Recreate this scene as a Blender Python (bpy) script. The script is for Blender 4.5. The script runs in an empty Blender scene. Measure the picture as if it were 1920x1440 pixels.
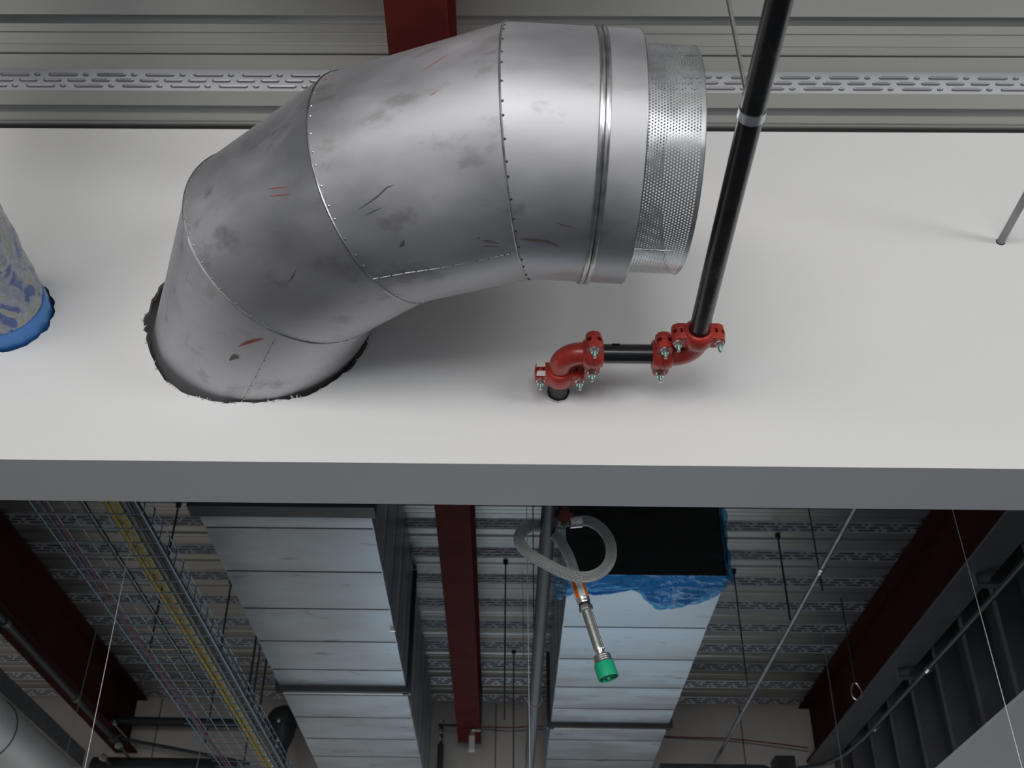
import bpy, math, random
from mathutils import Vector, Matrix, noise
random.seed(7)
C = bpy.context.scene.collection
scene = bpy.context.scene

# ------------------------------------------------------------------ camera
F_PX, PITCH, YAW, ROLL, CX, CY = 2072.03, 0.606943674, -0.0183037553, 0.0187442337, 917.53, 719.68
CAM = Vector((0, 0, 1.6))
fw = Vector((math.sin(YAW) * math.cos(PITCH), math.cos(YAW) * math.cos(PITCH), math.sin(PITCH)))
r0 = fw.cross(Vector((0, 0, 1))).normalized(); u0 = r0.cross(fw)
rx = r0 * math.cos(ROLL) + u0 * math.sin(ROLL); ux = -r0 * math.sin(ROLL) + u0 * math.cos(ROLL)
cd = bpy.data.cameras.new('camera'); cam = bpy.data.objects.new('camera', cd); C.objects.link(cam)
cam.matrix_world = Matrix(((rx.x, ux.x, -fw.x, CAM.x), (rx.y, ux.y, -fw.y, CAM.y), (rx.z, ux.z, -fw.z, CAM.z), (0, 0, 0, 1)))
cd.sensor_width = 36; cd.sensor_fit = 'HORIZONTAL'; cd.lens = F_PX * 36 / 1920
cd.shift_x = (960 - CX) / 1920; cd.shift_y = (CY - 720) / 1920
cd.dof.use_dof = True; cd.dof.focus_distance = 2.75; cd.dof.aperture_fstop = 6.3
cd.clip_start = 0.05
scene.camera = cam

def ray(x, y):
    return rx * ((x - CX) / F_PX) - ux * ((y - CY) / F_PX) + fw
def at(x, y, X=None, Y=None, Z=None):
    """where the line of sight of a photo point meets a real plane of the room"""
    d = ray(x, y)
    if Y is not None: return CAM + d * (Y / d.y)
    if Z is not None: return CAM + d * ((Z - CAM.z) / d.z)
    return CAM + d * (X / d.x)

# ------------------------------------------------------------------ world and light
scene.view_settings.view_transform = 'Standard'; scene.view_settings.look = 'None'
scene.view_settings.gamma = 1; scene.view_settings.use_curve_mapping = False
scene.view_settings.exposure = -0.15
w = bpy.data.worlds.new('world'); scene.world = w; w.use_nodes = True
bg = w.node_tree.nodes['Background']; bg.inputs[0].default_value = (0.74, 0.86, 1.0, 1); bg.inputs[1].default_value = 0.095

YF_ = 7.516
def area(name, loc, rot, sx, sy, power, col):
    l = bpy.data.lights.new(name, 'AREA'); l.shape = 'RECTANGLE'; l.size = sx; l.size_y = sy
    l.energy = power; l.color = col
    o = bpy.data.objects.new(name, l); C.objects.link(o); o.location = loc; o.rotation_euler = rot
    return o
# the long strip of windows high in the wall behind the photographer
area('window_light', (-2.4, -6.5, 2.75), (math.radians(90), 0, 0), 7.0, 2.2, 335, (1.0, 0.975, 0.955))
# added low fill light, reaching under the bulkhead to the far wall
area('low_fill_light', (-0.5, -6.6, .95), (math.radians(90), 0, 0), 5.0, 1.3, 165, (0.96, 0.98, 1.0))
# low windows of the far bay, under the frame
area('far_window_light', (.35, YF_ - .05, 1.6), (math.radians(-90), 0, 0), 2.5, 1.5, 17.5, (0.62, 0.82, 1.0))
# windows in the right-hand side of the near bay
area('side_window_light', (5.2, -3.0, 2.7), (math.radians(90), 0, math.radians(42)), 2.6, 1.1, 105, (0.97, 0.985, 1.0))
# a linear luminaire under the deck of the near bay
area('bay_lamp', (3.4, -0.6, 3.6), (math.radians(55), 0, math.radians(38)), 1.3, 0.2, 5, (1.0, 0.97, 0.92))

# ------------------------------------------------------------------ helpers
class MB:
    def __init__(s): s.v = []; s.f = []; s.uv = {}; s.mi = []
    def add(s, vs, fs, mi=0):
        b = len(s.v); s.v += [tuple(p) for p in vs]; s.f += [tuple(b + i for i in f) for f in fs]; s.mi += [mi] * len(fs)
    def box(s, a, b, mi=0):
        x0, y0, z0 = a; x1, y1, z1 = b
        s.add([(x0,y0,z0),(x1,y0,z0),(x1,y1,z0),(x0,y1,z0),(x0,y0,z1),(x1,y0,z1),(x1,y1,z1),(x0,y1,z1)],
              [(0,3,2,1),(4,5,6,7),(0,1,5,4),(1,2,6,5),(2,3,7,6),(3,0,4,7)], mi)
    def obox(s, c, ax, ay, az, mi=0):
        c = Vector(c); P = []
        for sz in (-1, 1):
            for q in ((-1,-1),(1,-1),(1,1),(-1,1)): P.append(c + ax*q[0] + ay*q[1] + az*sz)
        s.add(P, [(0,3,2,1),(4,5,6,7),(0,1,5,4),(1,2,6,5),(2,3,7,6),(3,0,4,7)], mi)
    def tube(s, pts, r, n=12, cap=True, closed=False, mi=0, uvl=None):
        pts = [Vector(p) for p in pts]; m = len(pts)
        R = r if isinstance(r, (list, tuple)) else [r] * m
        up = None; rings = []; L = 0
        for i, p in enumerate(pts):
            if closed: t = (pts[(i+1) % m] - pts[i-1])
            else: t = (pts[min(i+1, m-1)] - pts[max(i-1, 0)])
            t.normalize()
            if up is None:
                up = Vector((0,0,1)) if abs(t.z) < .9 else Vector((0,1,0))
            a = up - t * up.dot(t); a.normalize(); b = t.cross(a); up = a
            if i: L += (p - pts[i-1]).length
            rings.append(([p + (a*math.cos(2*math.pi*k/n) + b*math.sin(2*math.pi*k/n)) * R[i] for k in range(n)], L))
        base = len(s.v)
        for rg, _ in rings: s.v += [tuple(q) for q in rg]
        cnt = m if closed else m - 1
        for i in range(cnt):
            j = (i + 1) % m
            for k in range(n):
                k2 = (k + 1) % n
                fi = len(s.f)
                s.f.append((base+i*n+k, base+i*n+k2, base+j*n+k2, base+j*n+k)); s.mi.append(mi)
                if uvl is not None:
                    s.uv[fi] = [(k/n, rings[i][1]*uvl), ((k+1)/n, rings[i][1]*uvl), ((k+1)/n, rings[j][1]*uvl), (k/n, rings[j][1]*uvl)]
        if cap and not closed:
            s.f.append(tuple(base + k for k in range(n))[::-1]); s.f.append(tuple(base + (m-1)*n + k for k in range(n))); s.mi += [mi, mi]
    def lathe(s, c, d, prof, n=24, mi=0, phase=0, cap=True):
        """prof: list of (distance along d, radius)"""
        d = Vector(d).normalized(); c = Vector(c)
        a = (Vector((0,0,1)) if abs(d.z) < .9 else Vector((1,0,0))); a = (a - d*a.dot(d)).normalized(); b = d.cross(a)
        base = len(s.v); m = len(prof)
        for t, r in prof:
            for k in range(n):
                q = phase + 2*math.pi*k/n
                s.v.append(tuple(c + d*t + (a*math.cos(q) + b*math.sin(q)) * r))
        for i in range(m - 1):
            for k in range(n):
                k2 = (k+1) % n
                s.f.append((base+i*n+k, base+i*n+k2, base+(i+1)*n+k2, base+(i+1)*n+k)); s.mi.append(mi)
        if cap:
            s.f.append(tuple(base + k for k in range(n))[::-1]); s.f.append(tuple(base + (m-1)*n + k for k in range(n))); s.mi += [mi, mi]
    def build(s, name, mat, parent=None, smooth=False, bevel=0):
        me = bpy.data.meshes.new(name); me.from_pydata(s.v, [], s.f)
        mats = mat if isinstance(mat, (list, tuple)) else [mat]
        for m in mats: me.materials.append(m)
        for p, i in zip(me.polygons, s.mi): p.material_index = i
        if s.uv:
            ul = me.uv_layers.new(name='UVMap')
            for fi, c in s.uv.items():
                for li, uv in zip(me.polygons[fi].loop_indices, c): ul.data[li].uv = uv
        if smooth:
            for p in me.polygons: p.use_smooth = True
            me.set_sharp_from_angle(angle=math.radians(38))
        me.update()
        o = bpy.data.objects.new(name, me); C.objects.link(o)
        if bevel:
            bm = o.modifiers.new('bevel', 'BEVEL'); bm.width = bevel; bm.segments = 2; bm.limit_method = 'ANGLE'
        if parent is not None:
            o.parent = parent; o.matrix_parent_inverse = Matrix.Translation(-Vector(parent.location))
        return o

def tag(o, label=None, cat=None, group=None, kind=None):
    if label: o['label'] = label
    if cat: o['category'] = cat
    if group: o['group'] = group
    if kind: o['kind'] = kind
    return o
def thing(name, loc, label, cat, group=None):
    o = bpy.data.objects.new(name, None); C.objects.link(o); o.location = loc; o.empty_display_size = .05
    return tag(o, label, cat, group)
def copy_part(src, parent, off):
    o = src.copy(); C.objects.link(o); o.parent = parent; o.matrix_parent_inverse = Matrix.Translation(-Vector(parent.location))
    o.location = off
    return o

# ------------------------------------------------------------------ materials
def mat(name, col, rough=.5, metal=0., var=0., scale=5., stretch=(1,1,1), dirt=None, dirt_scale=6., dirt_amt=.5, dirt_lo=.62,
        bump=0., bump_scale=60., rvar=0., coat=0., spec=.5, extra=None):
    m = bpy.data.materials.new(name); m.use_nodes = True; nt = m.node_tree; N = nt.nodes; L = nt.links
    p = N['Principled BSDF']
    p.inputs['Roughness'].default_value = rough; p.inputs['Metallic'].default_value = metal
    p.inputs['Coat Weight'].default_value = coat; p.inputs['Specular IOR Level'].default_value = spec
    tc = N.new('ShaderNodeTexCoord'); mp = N.new('ShaderNodeMapping'); mp.inputs['Scale'].default_value = stretch
    L.new(tc.outputs['Object'], mp.inputs['Vector'])
    rgb = N.new('ShaderNodeRGB'); rgb.outputs[0].default_value = (*col, 1); out = rgb.outputs[0]
    if var or rvar:
        n1 = N.new('ShaderNodeTexNoise'); n1.inputs['Scale'].default_value = scale; n1.inputs['Detail'].default_value = 6
        L.new(mp.outputs[0], n1.inputs['Vector'])
        if var:
            mr = N.new('ShaderNodeMapRange'); mr.inputs['From Min'].default_value = .3; mr.inputs['From Max'].default_value = .7
            mr.inputs['To Min'].default_value = 1 - var; mr.inputs['To Max'].default_value = 1 + var
            L.new(n1.outputs[0], mr.inputs['Value'])
            mx = N.new('ShaderNodeVectorMath'); mx.operation = 'SCALE'; L.new(out, mx.inputs[0]); L.new(mr.outputs[0], mx.inputs['Scale']); out = mx.outputs[0]
        if rvar:
            m2 = N.new('ShaderNodeMapRange'); m2.inputs['From Min'].default_value = .3; m2.inputs['From Max'].default_value = .7
            m2.inputs['To Min'].default_value = rough - rvar; m2.inputs['To Max'].default_value = rough + rvar
            L.new(n1.outputs[0], m2.inputs['Value']); L.new(m2.outputs[0], p.inputs['Roughness'])
    if dirt:
        n2 = N.new('ShaderNodeTexNoise'); n2.inputs['Scale'].default_value = dirt_scale; n2.inputs['Detail'].default_value = 9; n2.inputs['Roughness'].default_value = .62
        L.new(mp.outputs[0], n2.inputs['Vector'])
        mr = N.new('ShaderNodeMapRange'); mr.inputs['From Min'].default_value = dirt_lo; mr.inputs['From Max'].default_value = dirt_lo + .12
        mr.inputs['To Max'].default_value = dirt_amt; L.new(n2.outputs[0], mr.inputs['Value'])
        mx = N.new('ShaderNodeMixRGB'); L.new(mr.outputs[0], mx.inputs[0]); L.new(out, mx.inputs[1]); mx.inputs[2].default_value = (*dirt, 1); out = mx.outputs[0]
    L.new(out, p.inputs['Base Color'])
    if bump:
        n3 = N.new('ShaderNodeTexNoise'); n3.inputs['Scale'].default_value = bump_scale; n3.inputs['Detail'].default_value = 4
        L.new(mp.outputs[0], n3.inputs['Vector'])
        b = N.new('ShaderNodeBump'); b.inputs['Strength'].default_value = bump; b.inputs['Distance'].default_value = .005
        L.new(n3.outputs[0], b.inputs['Height']); L.new(b.outputs[0], p.inputs['Normal'])
    if extra: extra(nt, p)
    return m

M = {}
M['white_paint'] = mat('white_paint', (.80, .79, .775), .55, var=.012, scale=1.5, bump=.05, bump_scale=260)
M['board_core'] = mat('board_core', (.30, .25, .22), .9, var=.35, scale=90, bump=.8, bump_scale=200)
M['torn_paper'] = mat('torn_paper', (.62, .57, .52), .9, var=.2, scale=60)
M['cavity'] = mat('cavity', (.03, .03, .03), .9)
M['deck'] = mat('deck', (.45, .455, .435), .40, .85, var=.07, scale=1.6, rvar=.04, dirt=(.3, .29, .27), dirt_scale=14, dirt_amt=.25, dirt_lo=.68)
M['deck_dash_shaded'] = mat('deck_dash_shaded', (.22, .22, .235), .40, .55)  # same metal again, coloured darker for the shading of the tilted embossing
M['deck_web_lit'] = mat('deck_web_lit', (.84, .84, .845), .30, .40, var=.05, scale=2, rvar=.03)  # same sheet as the deck, coloured lighter for the light its slopes catch
M['red_steel'] = mat('red_steel', (.125, .020, .016), .78, var=.18, scale=4, bump=.1, bump_scale=90, dirt=(.20, .05, .035), dirt_scale=14, dirt_amt=.5, dirt_lo=.68, spec=.12)
M['grey_steel'] = mat('grey_steel', (.16, .165, .17), .5, .4, var=.2, scale=8)
M['duct_alu'] = mat('duct_alu', (.57, .565, .585), .53, .80, var=.22, scale=3.0, rvar=.12, dirt=(.28, .265, .26), dirt_scale=6.5, dirt_amt=.6, dirt_lo=.575, stretch=(1, 1.4, 2.2))
M['duct_seam'] = mat('duct_seam', (.50, .50, .51), .30, .95, var=.3, scale=30)
M['dark_fix'] = mat('dark_fix', (.08, .08, .085), .5, .6)
M['galv'] = mat('galv', (.66, .68, .69), .34, .95, var=.10, scale=14, rvar=.08)
M['galv_dull'] = mat('galv_dull', (.30, .32, .33), .5, .7, var=.2, scale=14)
M['zinc'] = mat('zinc', (.75, .76, .76), .28, .95, var=.15, scale=40)
M['teal_thread'] = mat('teal_thread', (.20, .42, .38), .35, .6, var=.2, scale=60)
M['black_pipe'] = mat('black_pipe', (.012, .012, .013), .28, .1, coat=.25, var=.3, scale=8, rvar=.08, dirt=(.16, .16, .165), dirt_scale=16, dirt_amt=.42, dirt_lo=.60, bump=.06, bump_scale=80)
M['coupling_red'] = mat('coupling_red', (.47, .040, .026), .34, .05, coat=.35, var=.18, scale=22, dirt=(.50, .12, .05), dirt_scale=26, dirt_amt=.5, dirt_lo=.63, bump=.25, bump_scale=180)
M['brown_red'] = mat('brown_red', (.17, .02, .016), .4, coat=.2, var=.2, scale=20)
M['label_white'] = mat('label_white', (.82, .79, .76), .6, dirt=(.5, .3, .25), dirt_scale=40, dirt_amt=.4)
M['rubber'] = mat('rubber', (.015, .015, .016), .6)
M['duct_sheet'] = mat('duct_sheet', (.51, .565, .60), .40, .55, var=.15, scale=3.0, rvar=.09, dirt=(.15, .155, .165), dirt_scale=6.5, dirt_amt=.75, dirt_lo=.60, stretch=(.8, 2.4, 1))
M['duct_joint'] = mat('duct_joint', (.72, .70, .67), .45, .6, var=.3, scale=12, stretch=(.3, 1, 1))
M['duct_dark'] = mat('duct_dark', (.075, .08, .085), .5, .5, var=.2, scale=6)
M['black_film'] = mat('black_film', (.010, .010, .011), .22, coat=.3, bump=.5, bump_scale=5, stretch=(.5, 3, 3))
M['brass'] = mat('brass', (.55, .56, .52), .3, .9, var=.12, scale=50)
M['green_plastic'] = mat('green_plastic', (.015, .46, .22), .42, var=.03, scale=20)
M['wall_plaster'] = mat('wall_plaster', (.78, .72, .66), .8, var=.08, scale=2.2, dirt=(.64, .60, .57), dirt_scale=1.6, dirt_amt=.6, dirt_lo=.56)
M['floor'] = mat('floor', (.17, .185, .21), .6, var=.1, scale=2)
M['yellow_cable'] = mat('yellow_cable', (.52, .37, .02), .5, var=.15, scale=30)
M['grey_cable'] = mat('grey_cable', (.20, .21, .22), .5)
M['black_cable'] = mat('black_cable', (.012, .013, .014), .5)
M['red_cable'] = mat('red_cable', (.30, .02, .03), .5)
M['violet_cable'] = mat('violet_cable', (.10, .09, .20), .5)
M['wire'] = mat('wire', (.80, .80, .78), .35, .8)
M['tray_wire'] = mat('tray_wire', (.20, .27, .32), .45, .6)
M['rod'] = mat('rod', (.12, .125, .13), .5, .6)
M['dark_pipe'] = mat('dark_pipe', (.055, .058, .062), .5, .2, var=.2, scale=10)
M['round_duct'] = mat('round_duct', (.66, .68, .64), .5, .4, var=.08, scale=3)
M['stud'] = mat('stud', (.22, .22, .235), .5, .4, var=.12, scale=6)
M['board_grey'] = mat('board_grey', (.23, .235, .235), .8, var=.2, scale=3, dirt=(.10, .055, .045), dirt_scale=5, dirt_amt=.6, dirt_lo=.66)
M['blue_tape'] = mat('blue_tape', (.07, .28, .72), .38, coat=.2, var=.08, scale=12)
M['white_box'] = mat('white_box', (.8, .8, .78), .5)

# braided hose: criss-cross of wires from the tube's own UVs
def braid(nt, p):
    N = nt.nodes; L = nt.links
    uv = N.new('ShaderNodeUVMap'); sp = N.new('ShaderNodeSeparateXYZ'); L.new(uv.outputs[0], sp.inputs[0])
    def wave(sign):
        a = N.new('ShaderNodeMath'); a.operation = 'MULTIPLY_ADD'; a.inputs[1].default_value = sign * 11; L.new(sp.outputs[0], a.inputs[0]); L.new(sp.outputs[1], a.inputs[2])
        b = N.new('ShaderNodeMath'); b.operation = 'MULTIPLY'; b.inputs[1].default_value = 2*math.pi; L.new(a.outputs[0], b.inputs[0])
        c = N.new('ShaderNodeMath'); c.operation = 'SINE'; L.new(b.outputs[0], c.inputs[0]); return c.outputs[0]
    m1 = N.new('ShaderNodeMath'); m1.operation = 'MULTIPLY'; L.new(wave(1), m1.inputs[0]); L.new(wave(-1), m1.inputs[1])
    bp = N.new('ShaderNodeBump'); bp.inputs['Strength'].default_value = 1.; bp.inputs['Distance'].default_value = .0022
    L.new(m1.outputs[0], bp.inputs['Height']); L.new(bp.outputs[0], p.inputs['Normal'])
    mr = N.new('ShaderNodeMapRange'); mr.inputs['From Min'].default_value = -.9; mr.inputs['From Max'].default_value = .5
    mr.inputs['To Min'].default_value = .12; mr.inputs['To Max'].default_value = 1.0; L.new(m1.outputs[0], mr.inputs['Value'])
    cb = N.new('ShaderNodeCombineColor'); 
    for i in range(3): L.new(mr.outputs[0], cb.inputs[i])
    L.new(cb.outputs[0], p.inputs['Base Color'])
M['braid'] = mat('braid', (.7, .7, .68), .32, .50, extra=braid)

# striped sleeve: white with orange bands round the tube
def stripes(nt, p):
    N = nt.nodes; L = nt.links
    uv = N.new('ShaderNodeUVMap'); sp = N.new('ShaderNodeSeparateXYZ'); L.new(uv.outputs[0], sp.inputs[0])
    a = N.new('ShaderNodeMath'); a.operation = 'MULTIPLY'; a.inputs[1].default_value = 4; L.new(sp.outputs[0], a.inputs[0])
    b = N.new('ShaderNodeMath'); b.operation = 'ADD'; b.inputs[1].default_value = .27; L.new(a.outputs[0], b.inputs[0])
    f = N.new('ShaderNodeMath'); f.operation = 'FRACT'; L.new(b.outputs[0], f.inputs[0])
    g = N.new('ShaderNodeMath'); g.operation = 'GREATER_THAN'; g.inputs[1].default_value = .58; L.new(f.outputs[0], g.inputs[0])
    mx = N.new('ShaderNodeMixRGB'); mx.inputs[1].default_value = (.78, .78, .80, 1); mx.inputs[2].default_value = (.78, .17, .02, 1)
    L.new(g.outputs[0], mx.inputs[0]); L.new(mx.outputs[0], p.inputs['Base Color'])
M['sleeve'] = mat('sleeve', (.8, .8, .8), .5, extra=stripes)

# blue polythene: thin, half see-through, glossy and crumpled
def film_mat(name, col, alpha):
    m = bpy.data.materials.new(name); m.use_nodes = True; nt = m.node_tree; N = nt.nodes; L = nt.links
    for n in list(N): N.remove(n)
    o = N.new('ShaderNodeOutputMaterial'); tr = N.new('ShaderNodeBsdfTransparent'); tr.inputs[0].default_value = (.16, .60, .95, 1)
    df = N.new('ShaderNodeBsdfDiffuse'); df.inputs[0].default_value = (*col, 1)
    tl = N.new('ShaderNodeBsdfTranslucent'); tl.inputs[0].default_value = (*col, 1)
    gl = N.new('ShaderNodeBsdfGlossy'); gl.inputs['Roughness'].default_value = .16
    tc = N.new('ShaderNodeTexCoord'); ns = N.new('ShaderNodeTexNoise'); ns.inputs['Scale'].default_value = 8; ns.inputs['Detail'].default_value = 4; ns.inputs['Distortion'].default_value = 2.2
    L.new(tc.outputs['Object'], ns.inputs['Vector']); b = N.new('ShaderNodeBump'); b.inputs['Strength'].default_value = .9; b.inputs['Distance'].default_value = .02
    L.new(ns.outputs[0], b.inputs['Height'])
    for s in (df, gl, tl): L.new(b.outputs[0], s.inputs['Normal'])
    a = N.new('ShaderNodeMixShader'); a.inputs[0].default_value = .35; L.new(df.outputs[0], a.inputs[1]); L.new(tl.outputs[0], a.inputs[2])
    c = N.new('ShaderNodeMixShader'); c.inputs[0].default_value = .22; L.new(a.outputs[0], c.inputs[1]); L.new(gl.outputs[0], c.inputs[2])
    d = N.new('ShaderNodeMixShader'); L.new(tr.outputs[0], d.inputs[1]); L.new(c.outputs[0], d.inputs[2])
    mr = N.new('ShaderNodeMapRange'); mr.inputs['From Min'].default_value = .35; mr.inputs['From Max'].default_value = .6
    mr.inputs['To Min'].default_value = alpha; mr.inputs['To Max'].default_value = min(1, alpha + .3); L.new(ns.outputs[0], mr.inputs['Value'])
    L.new(mr.outputs[0], d.inputs[0]); L.new(d.outputs[0], o.inputs[0])
    return m
M['blue_film'] = film_mat('blue_film', (.09, .55, 1.0), .26)

# printed polythene wrap of the pipe on the left: clear film, blue and ochre print, creases
def wrap_mat():
    m = bpy.data.materials.new('printed_film'); m.use_nodes = True; nt = m.node_tree; N = nt.nodes; L = nt.links; p = N['Principled BSDF']
    p.inputs['Roughness'].default_value = .22; p.inputs['Coat Weight'].default_value = .4
    tc = N.new('ShaderNodeTexCoord'); mp = N.new('ShaderNodeMapping'); mp.inputs['Rotation'].default_value = (.4, .5, .3); mp.inputs['Scale'].default_value = (1, .6, 1)
    L.new(tc.outputs['Object'], mp.inputs[0])
    n = N.new('ShaderNodeTexNoise'); n.inputs['Scale'].default_value = 12; n.inputs['Detail'].default_value = 3; n.inputs['Distortion'].default_value = 2.5; L.new(mp.outputs[0], n.inputs['Vector'])
    r = N.new('ShaderNodeValToRGB'); L.new(n.outputs[0], r.inputs[0]); e = r.color_ramp.elements
    e[0].position = .30; e[0].color = (.09, .13, .38, 1); e[1].position = .74; e[1].color = (.42, .46, .50, 1)
    for pos, c in ((.39, (.11, .16, .40, 1)), (.42, (.30, .34, .44, 1)), (.56, (.44, .48, .52, 1)), (.61, (.46, .40, .20, 1)), (.64, (.42, .44, .42, 1))):
        q = e.new(pos); q.color = c
    L.new(r.outputs[0], p.inputs['Base Color'])
    n2 = N.new('ShaderNodeTexNoise'); n2.inputs['Scale'].default_value = 22; n2.inputs['Detail'].default_value = 4; n2.inputs['Distortion'].default_value = 3; L.new(mp.outputs[0], n2.inputs['Vector'])
    b = N.new('ShaderNodeBump'); b.inputs['Strength'].default_value = 1; b.inputs['Distance'].default_value = .012; L.new(n2.outputs[0], b.inputs['Height']); L.new(b.outputs[0], p.inputs['Normal'])
    return m
M['printed_film'] = wrap_mat()

# ------------------------------------------------------------------ room levels
ZD, ZS, YW, YB, YF = 4.139, 2.962, 2.30, 2.506, 7.516
XL, XR = -6.0, 4.5
PER, WEBH = .32, .035

# floor
m = MB(); m.box((XL, -8, -.1), (XR, YF + .1, 0)); tag(m.build('floor', M['floor']), kind='structure')
# far wall with vertical panel joints
m = MB(); m.box((XL, YF, 0), (XR, YF + .1, ZD + .1))
fwall = tag(m.build('wall_back', M['wall_plaster']), kind='structure')
for k, (px_, py_) in enumerate(((308, 1330), (302, 1400), (1412, 1380), (1318, 1350))):
    pass
m = MB()
for xx in (-2.36, -1.2, -.05, .95, 1.62):
    m.box((xx - .003, YF - .002, 0), (xx + .003, YF + .001, ZD))
m.build('panel_joint', M['cavity'], fwall)
m = MB(); m.box((XL - .1, YB, 0), (XL, YF, ZD + .1)); tag(m.build('wall_left', M['wall_plaster']), kind='structure')

# profiled deck
PROF = [(0,0),(.055,0),(.057,.008),(.064,.010),(.083,.001),(.086,0),(.112,0),(.115,-.0012),(.118,0),(.150,0),(.154,.0005),(.184,WEBH),
        (.213,WEBH),(.215,.031),(.219,.031),(.221,WEBH),(.2705,WEBH),(.32,0)]
def deck(y_web, y0, y1, x0, x1, name):
    m = MB(); k0 = math.floor((y0 - y_web) / PER); line = []
    k = k0
    while y_web + k * PER < y1:
        for j, (a, z) in enumerate(PROF[:-1]):
            yy = y_web + k * PER + a
            if y0 <= yy <= y1: line.append((yy, ZD + z, j == len(PROF) - 2))
        k += 1
    for (ya, za, web), (yb, zb, _) in zip(line, line[1:]):
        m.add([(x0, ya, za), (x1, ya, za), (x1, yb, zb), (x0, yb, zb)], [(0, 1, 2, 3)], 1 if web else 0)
    # embossed dashes on the sloping webs
    k = k0
    while y_web + k * PER < y1:
        yb = y_web + (k + 1) * PER; k += 1
        if yb > y1 or yb - .05 < y0: continue
        d = Vector((0, .0495, -WEBH)); nrm = Vector((0, -WEBH, -.0495)).normalized(); top = Vector((0, yb - .0495, ZD + WEBH)); du = d.normalized()
        P = .142; off = (k * .37 % 1) * P
        xx = x0 + off
        def dash(xa, xb, s):
            c = top + d * s; hw = .0052; h = .0024
            A = [Vector((xa, 0, 0)) + c - du*hw*.5, Vector((xa, 0, 0)) + c + du*hw*.5, Vector((xa + .006, 0, 0)) + c + du*hw, Vector((xb - .006, 0, 0)) + c + du*hw, Vector((xb, 0, 0)) + c + du*hw*.5, Vector((xb, 0, 0)) + c - du*hw*.5, Vector((xb - .006, 0, 0)) + c - du*hw, Vector((xa + .006, 0, 0)) + c - du*hw]
            A = [q + nrm*.0003 for q in A]
            r1 = Vector((xa + .006, 0, 0)) + c + nrm*h; r2 = Vector((xb - .006, 0, 0)) + c + nrm*h
            m.add(A + [r1, r2], [(0,1,8),(1,2,8),(2,3,9,8),(3,4,9),(4,5,9),(5,6,9),(6,7,8,9),(7,0,8)], 2)
        while xx < x1 - .15:
            dash(xx + .010, xx + .096, .27); dash(xx + .110, xx + .128, .27)
            dash(xx - .008, xx + .046, .53); dash(xx + .063, xx + .117, .53)
            dash(xx + .081, xx + .167, .79); dash(xx + .039, xx + .057, .79)
            xx += P
    # upper skin so the deck has a back
    m.add([(x0, y0, ZD + .14), (x1, y0, ZD + .14), (x1, y1, ZD + .14), (x0, y1, ZD + .14)], [(0, 1, 2, 3)])
    return m.build(name, [M['deck'], M['deck_web_lit'], M['deck_dash_shaded']])
tag(deck(2.163, -1.2, 2.40, -3.2, 3.0, 'ceiling'), kind='structure')
tag(deck(4.922 - PER*8, 2.42, YF + .02, XL, XR, 'ceiling'), kind='structure')
m = MB(); m.box((XL, -8, ZD + .15), (XR, YF + .1, ZD + .25)); tag(m.build('ceiling', M['grey_steel']), kind='structure')

# ------------------------------------------------------------------ bulkhead with its cut-outs
import bmesh
DUCT_V = [Vector((-.5224, 2.0117, 3.4093)), Vector((-.2837, 1.8166, 3.4053)), Vector((.0243, 1.7041, 3.4001))]
DUCT_D = [Vector((.4129, -.9108, -.0069)), Vector((.7741, -.6329, -.0129)), Vector((.9392, -.3429, -.0157)), Vector((.9987, .0481, -.0166))]
DR, DR2 = .2737, .2462
dax = DUCT_V[0] + DUCT_D[0] * ((YW - DUCT_V[0].y) / DUCT_D[0].y)
def duct_hole():
    vis = [at(a, b, Y=YW) for a, b in ((276,590),(275,620),(283,665),(300,698),(325,723),(360,742),(400,752),(460,754),(520,751),(580,740),(630,712),(660,690),(680,660),(692,630))]
    pts = []
    cx_, cz_ = dax.x, dax.z
    pol = sorted((math.atan2(q.z - cz_, q.x - cx_), math.hypot(q.x - cx_, q.z - cz_)) for q in vis)
    n = 180
    for i in range(n):
        a = -math.pi + 2*math.pi*i/n
        base = 1 / math.sqrt((math.cos(a)/(DR/.9108))**2 + (math.sin(a)/DR)**2)
        rv = None
        for (a0, r_0), (a1, r_1) in zip(pol, pol[1:]):
            if a0 <= a <= a1: rv = r_0 + (r_1 - r_0)*(a - a0)/(a1 - a0)
        r = max(base - .006, rv) if rv else base + .006
        r += noise.noise(Vector((math.cos(a)*9, math.sin(a)*9, 1))) * .005 + noise.noise(Vector((math.cos(a)*30, math.sin(a)*30, 4))) * .003
        r = max(r, base - .008)
        pts.append((cx_ + r*math.cos(a), cz_ + r*math.sin(a)))
    return pts
def circle_hole(cx_, cz_, r, n=36, jit=.0):
    return [(cx_ + (r + jit*noise.noise(Vector((k*.9, 2, 3))))*math.cos(2*math.pi*k/n), cz_ + (r + jit*noise.noise(Vector((k*.9, 2, 3))))*math.sin(2*math.pi*k/n)) for k in range(n)]
PX, PZ, PR = .132, 3.172, .0235          # sprinkler pipe through the bulkhead
WX, WZ, WR = -1.325, 3.405, .112         # wrapped pipe at the left edge
CXn, CZn = 1.366, 3.690                  # conduit on the right
holes = [duct_hole(), circle_hole(PX, PZ, .0275, jit=.006), circle_hole(WX, WZ, WR + .010, 48, .012), circle_hole(CXn, CZn, .0125, 20)]
bm = bmesh.new()
def loop(pts):
    vs = [bm.verts.new((x, YW, z)) for x, z in pts]
    for i in range(len(vs)): bm.edges.new((vs[i], vs[(i+1) % len(vs)]))
    return vs
X0, X1b = -5.9, 4.4
loop([(X0, ZS), (X1b, ZS), (X1b, ZD - .012), (X0, ZD - .012)])
for h in holes: loop(h)
bmesh.ops.triangle_fill(bm, edges=bm.edges[:], use_beauty=True)
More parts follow.
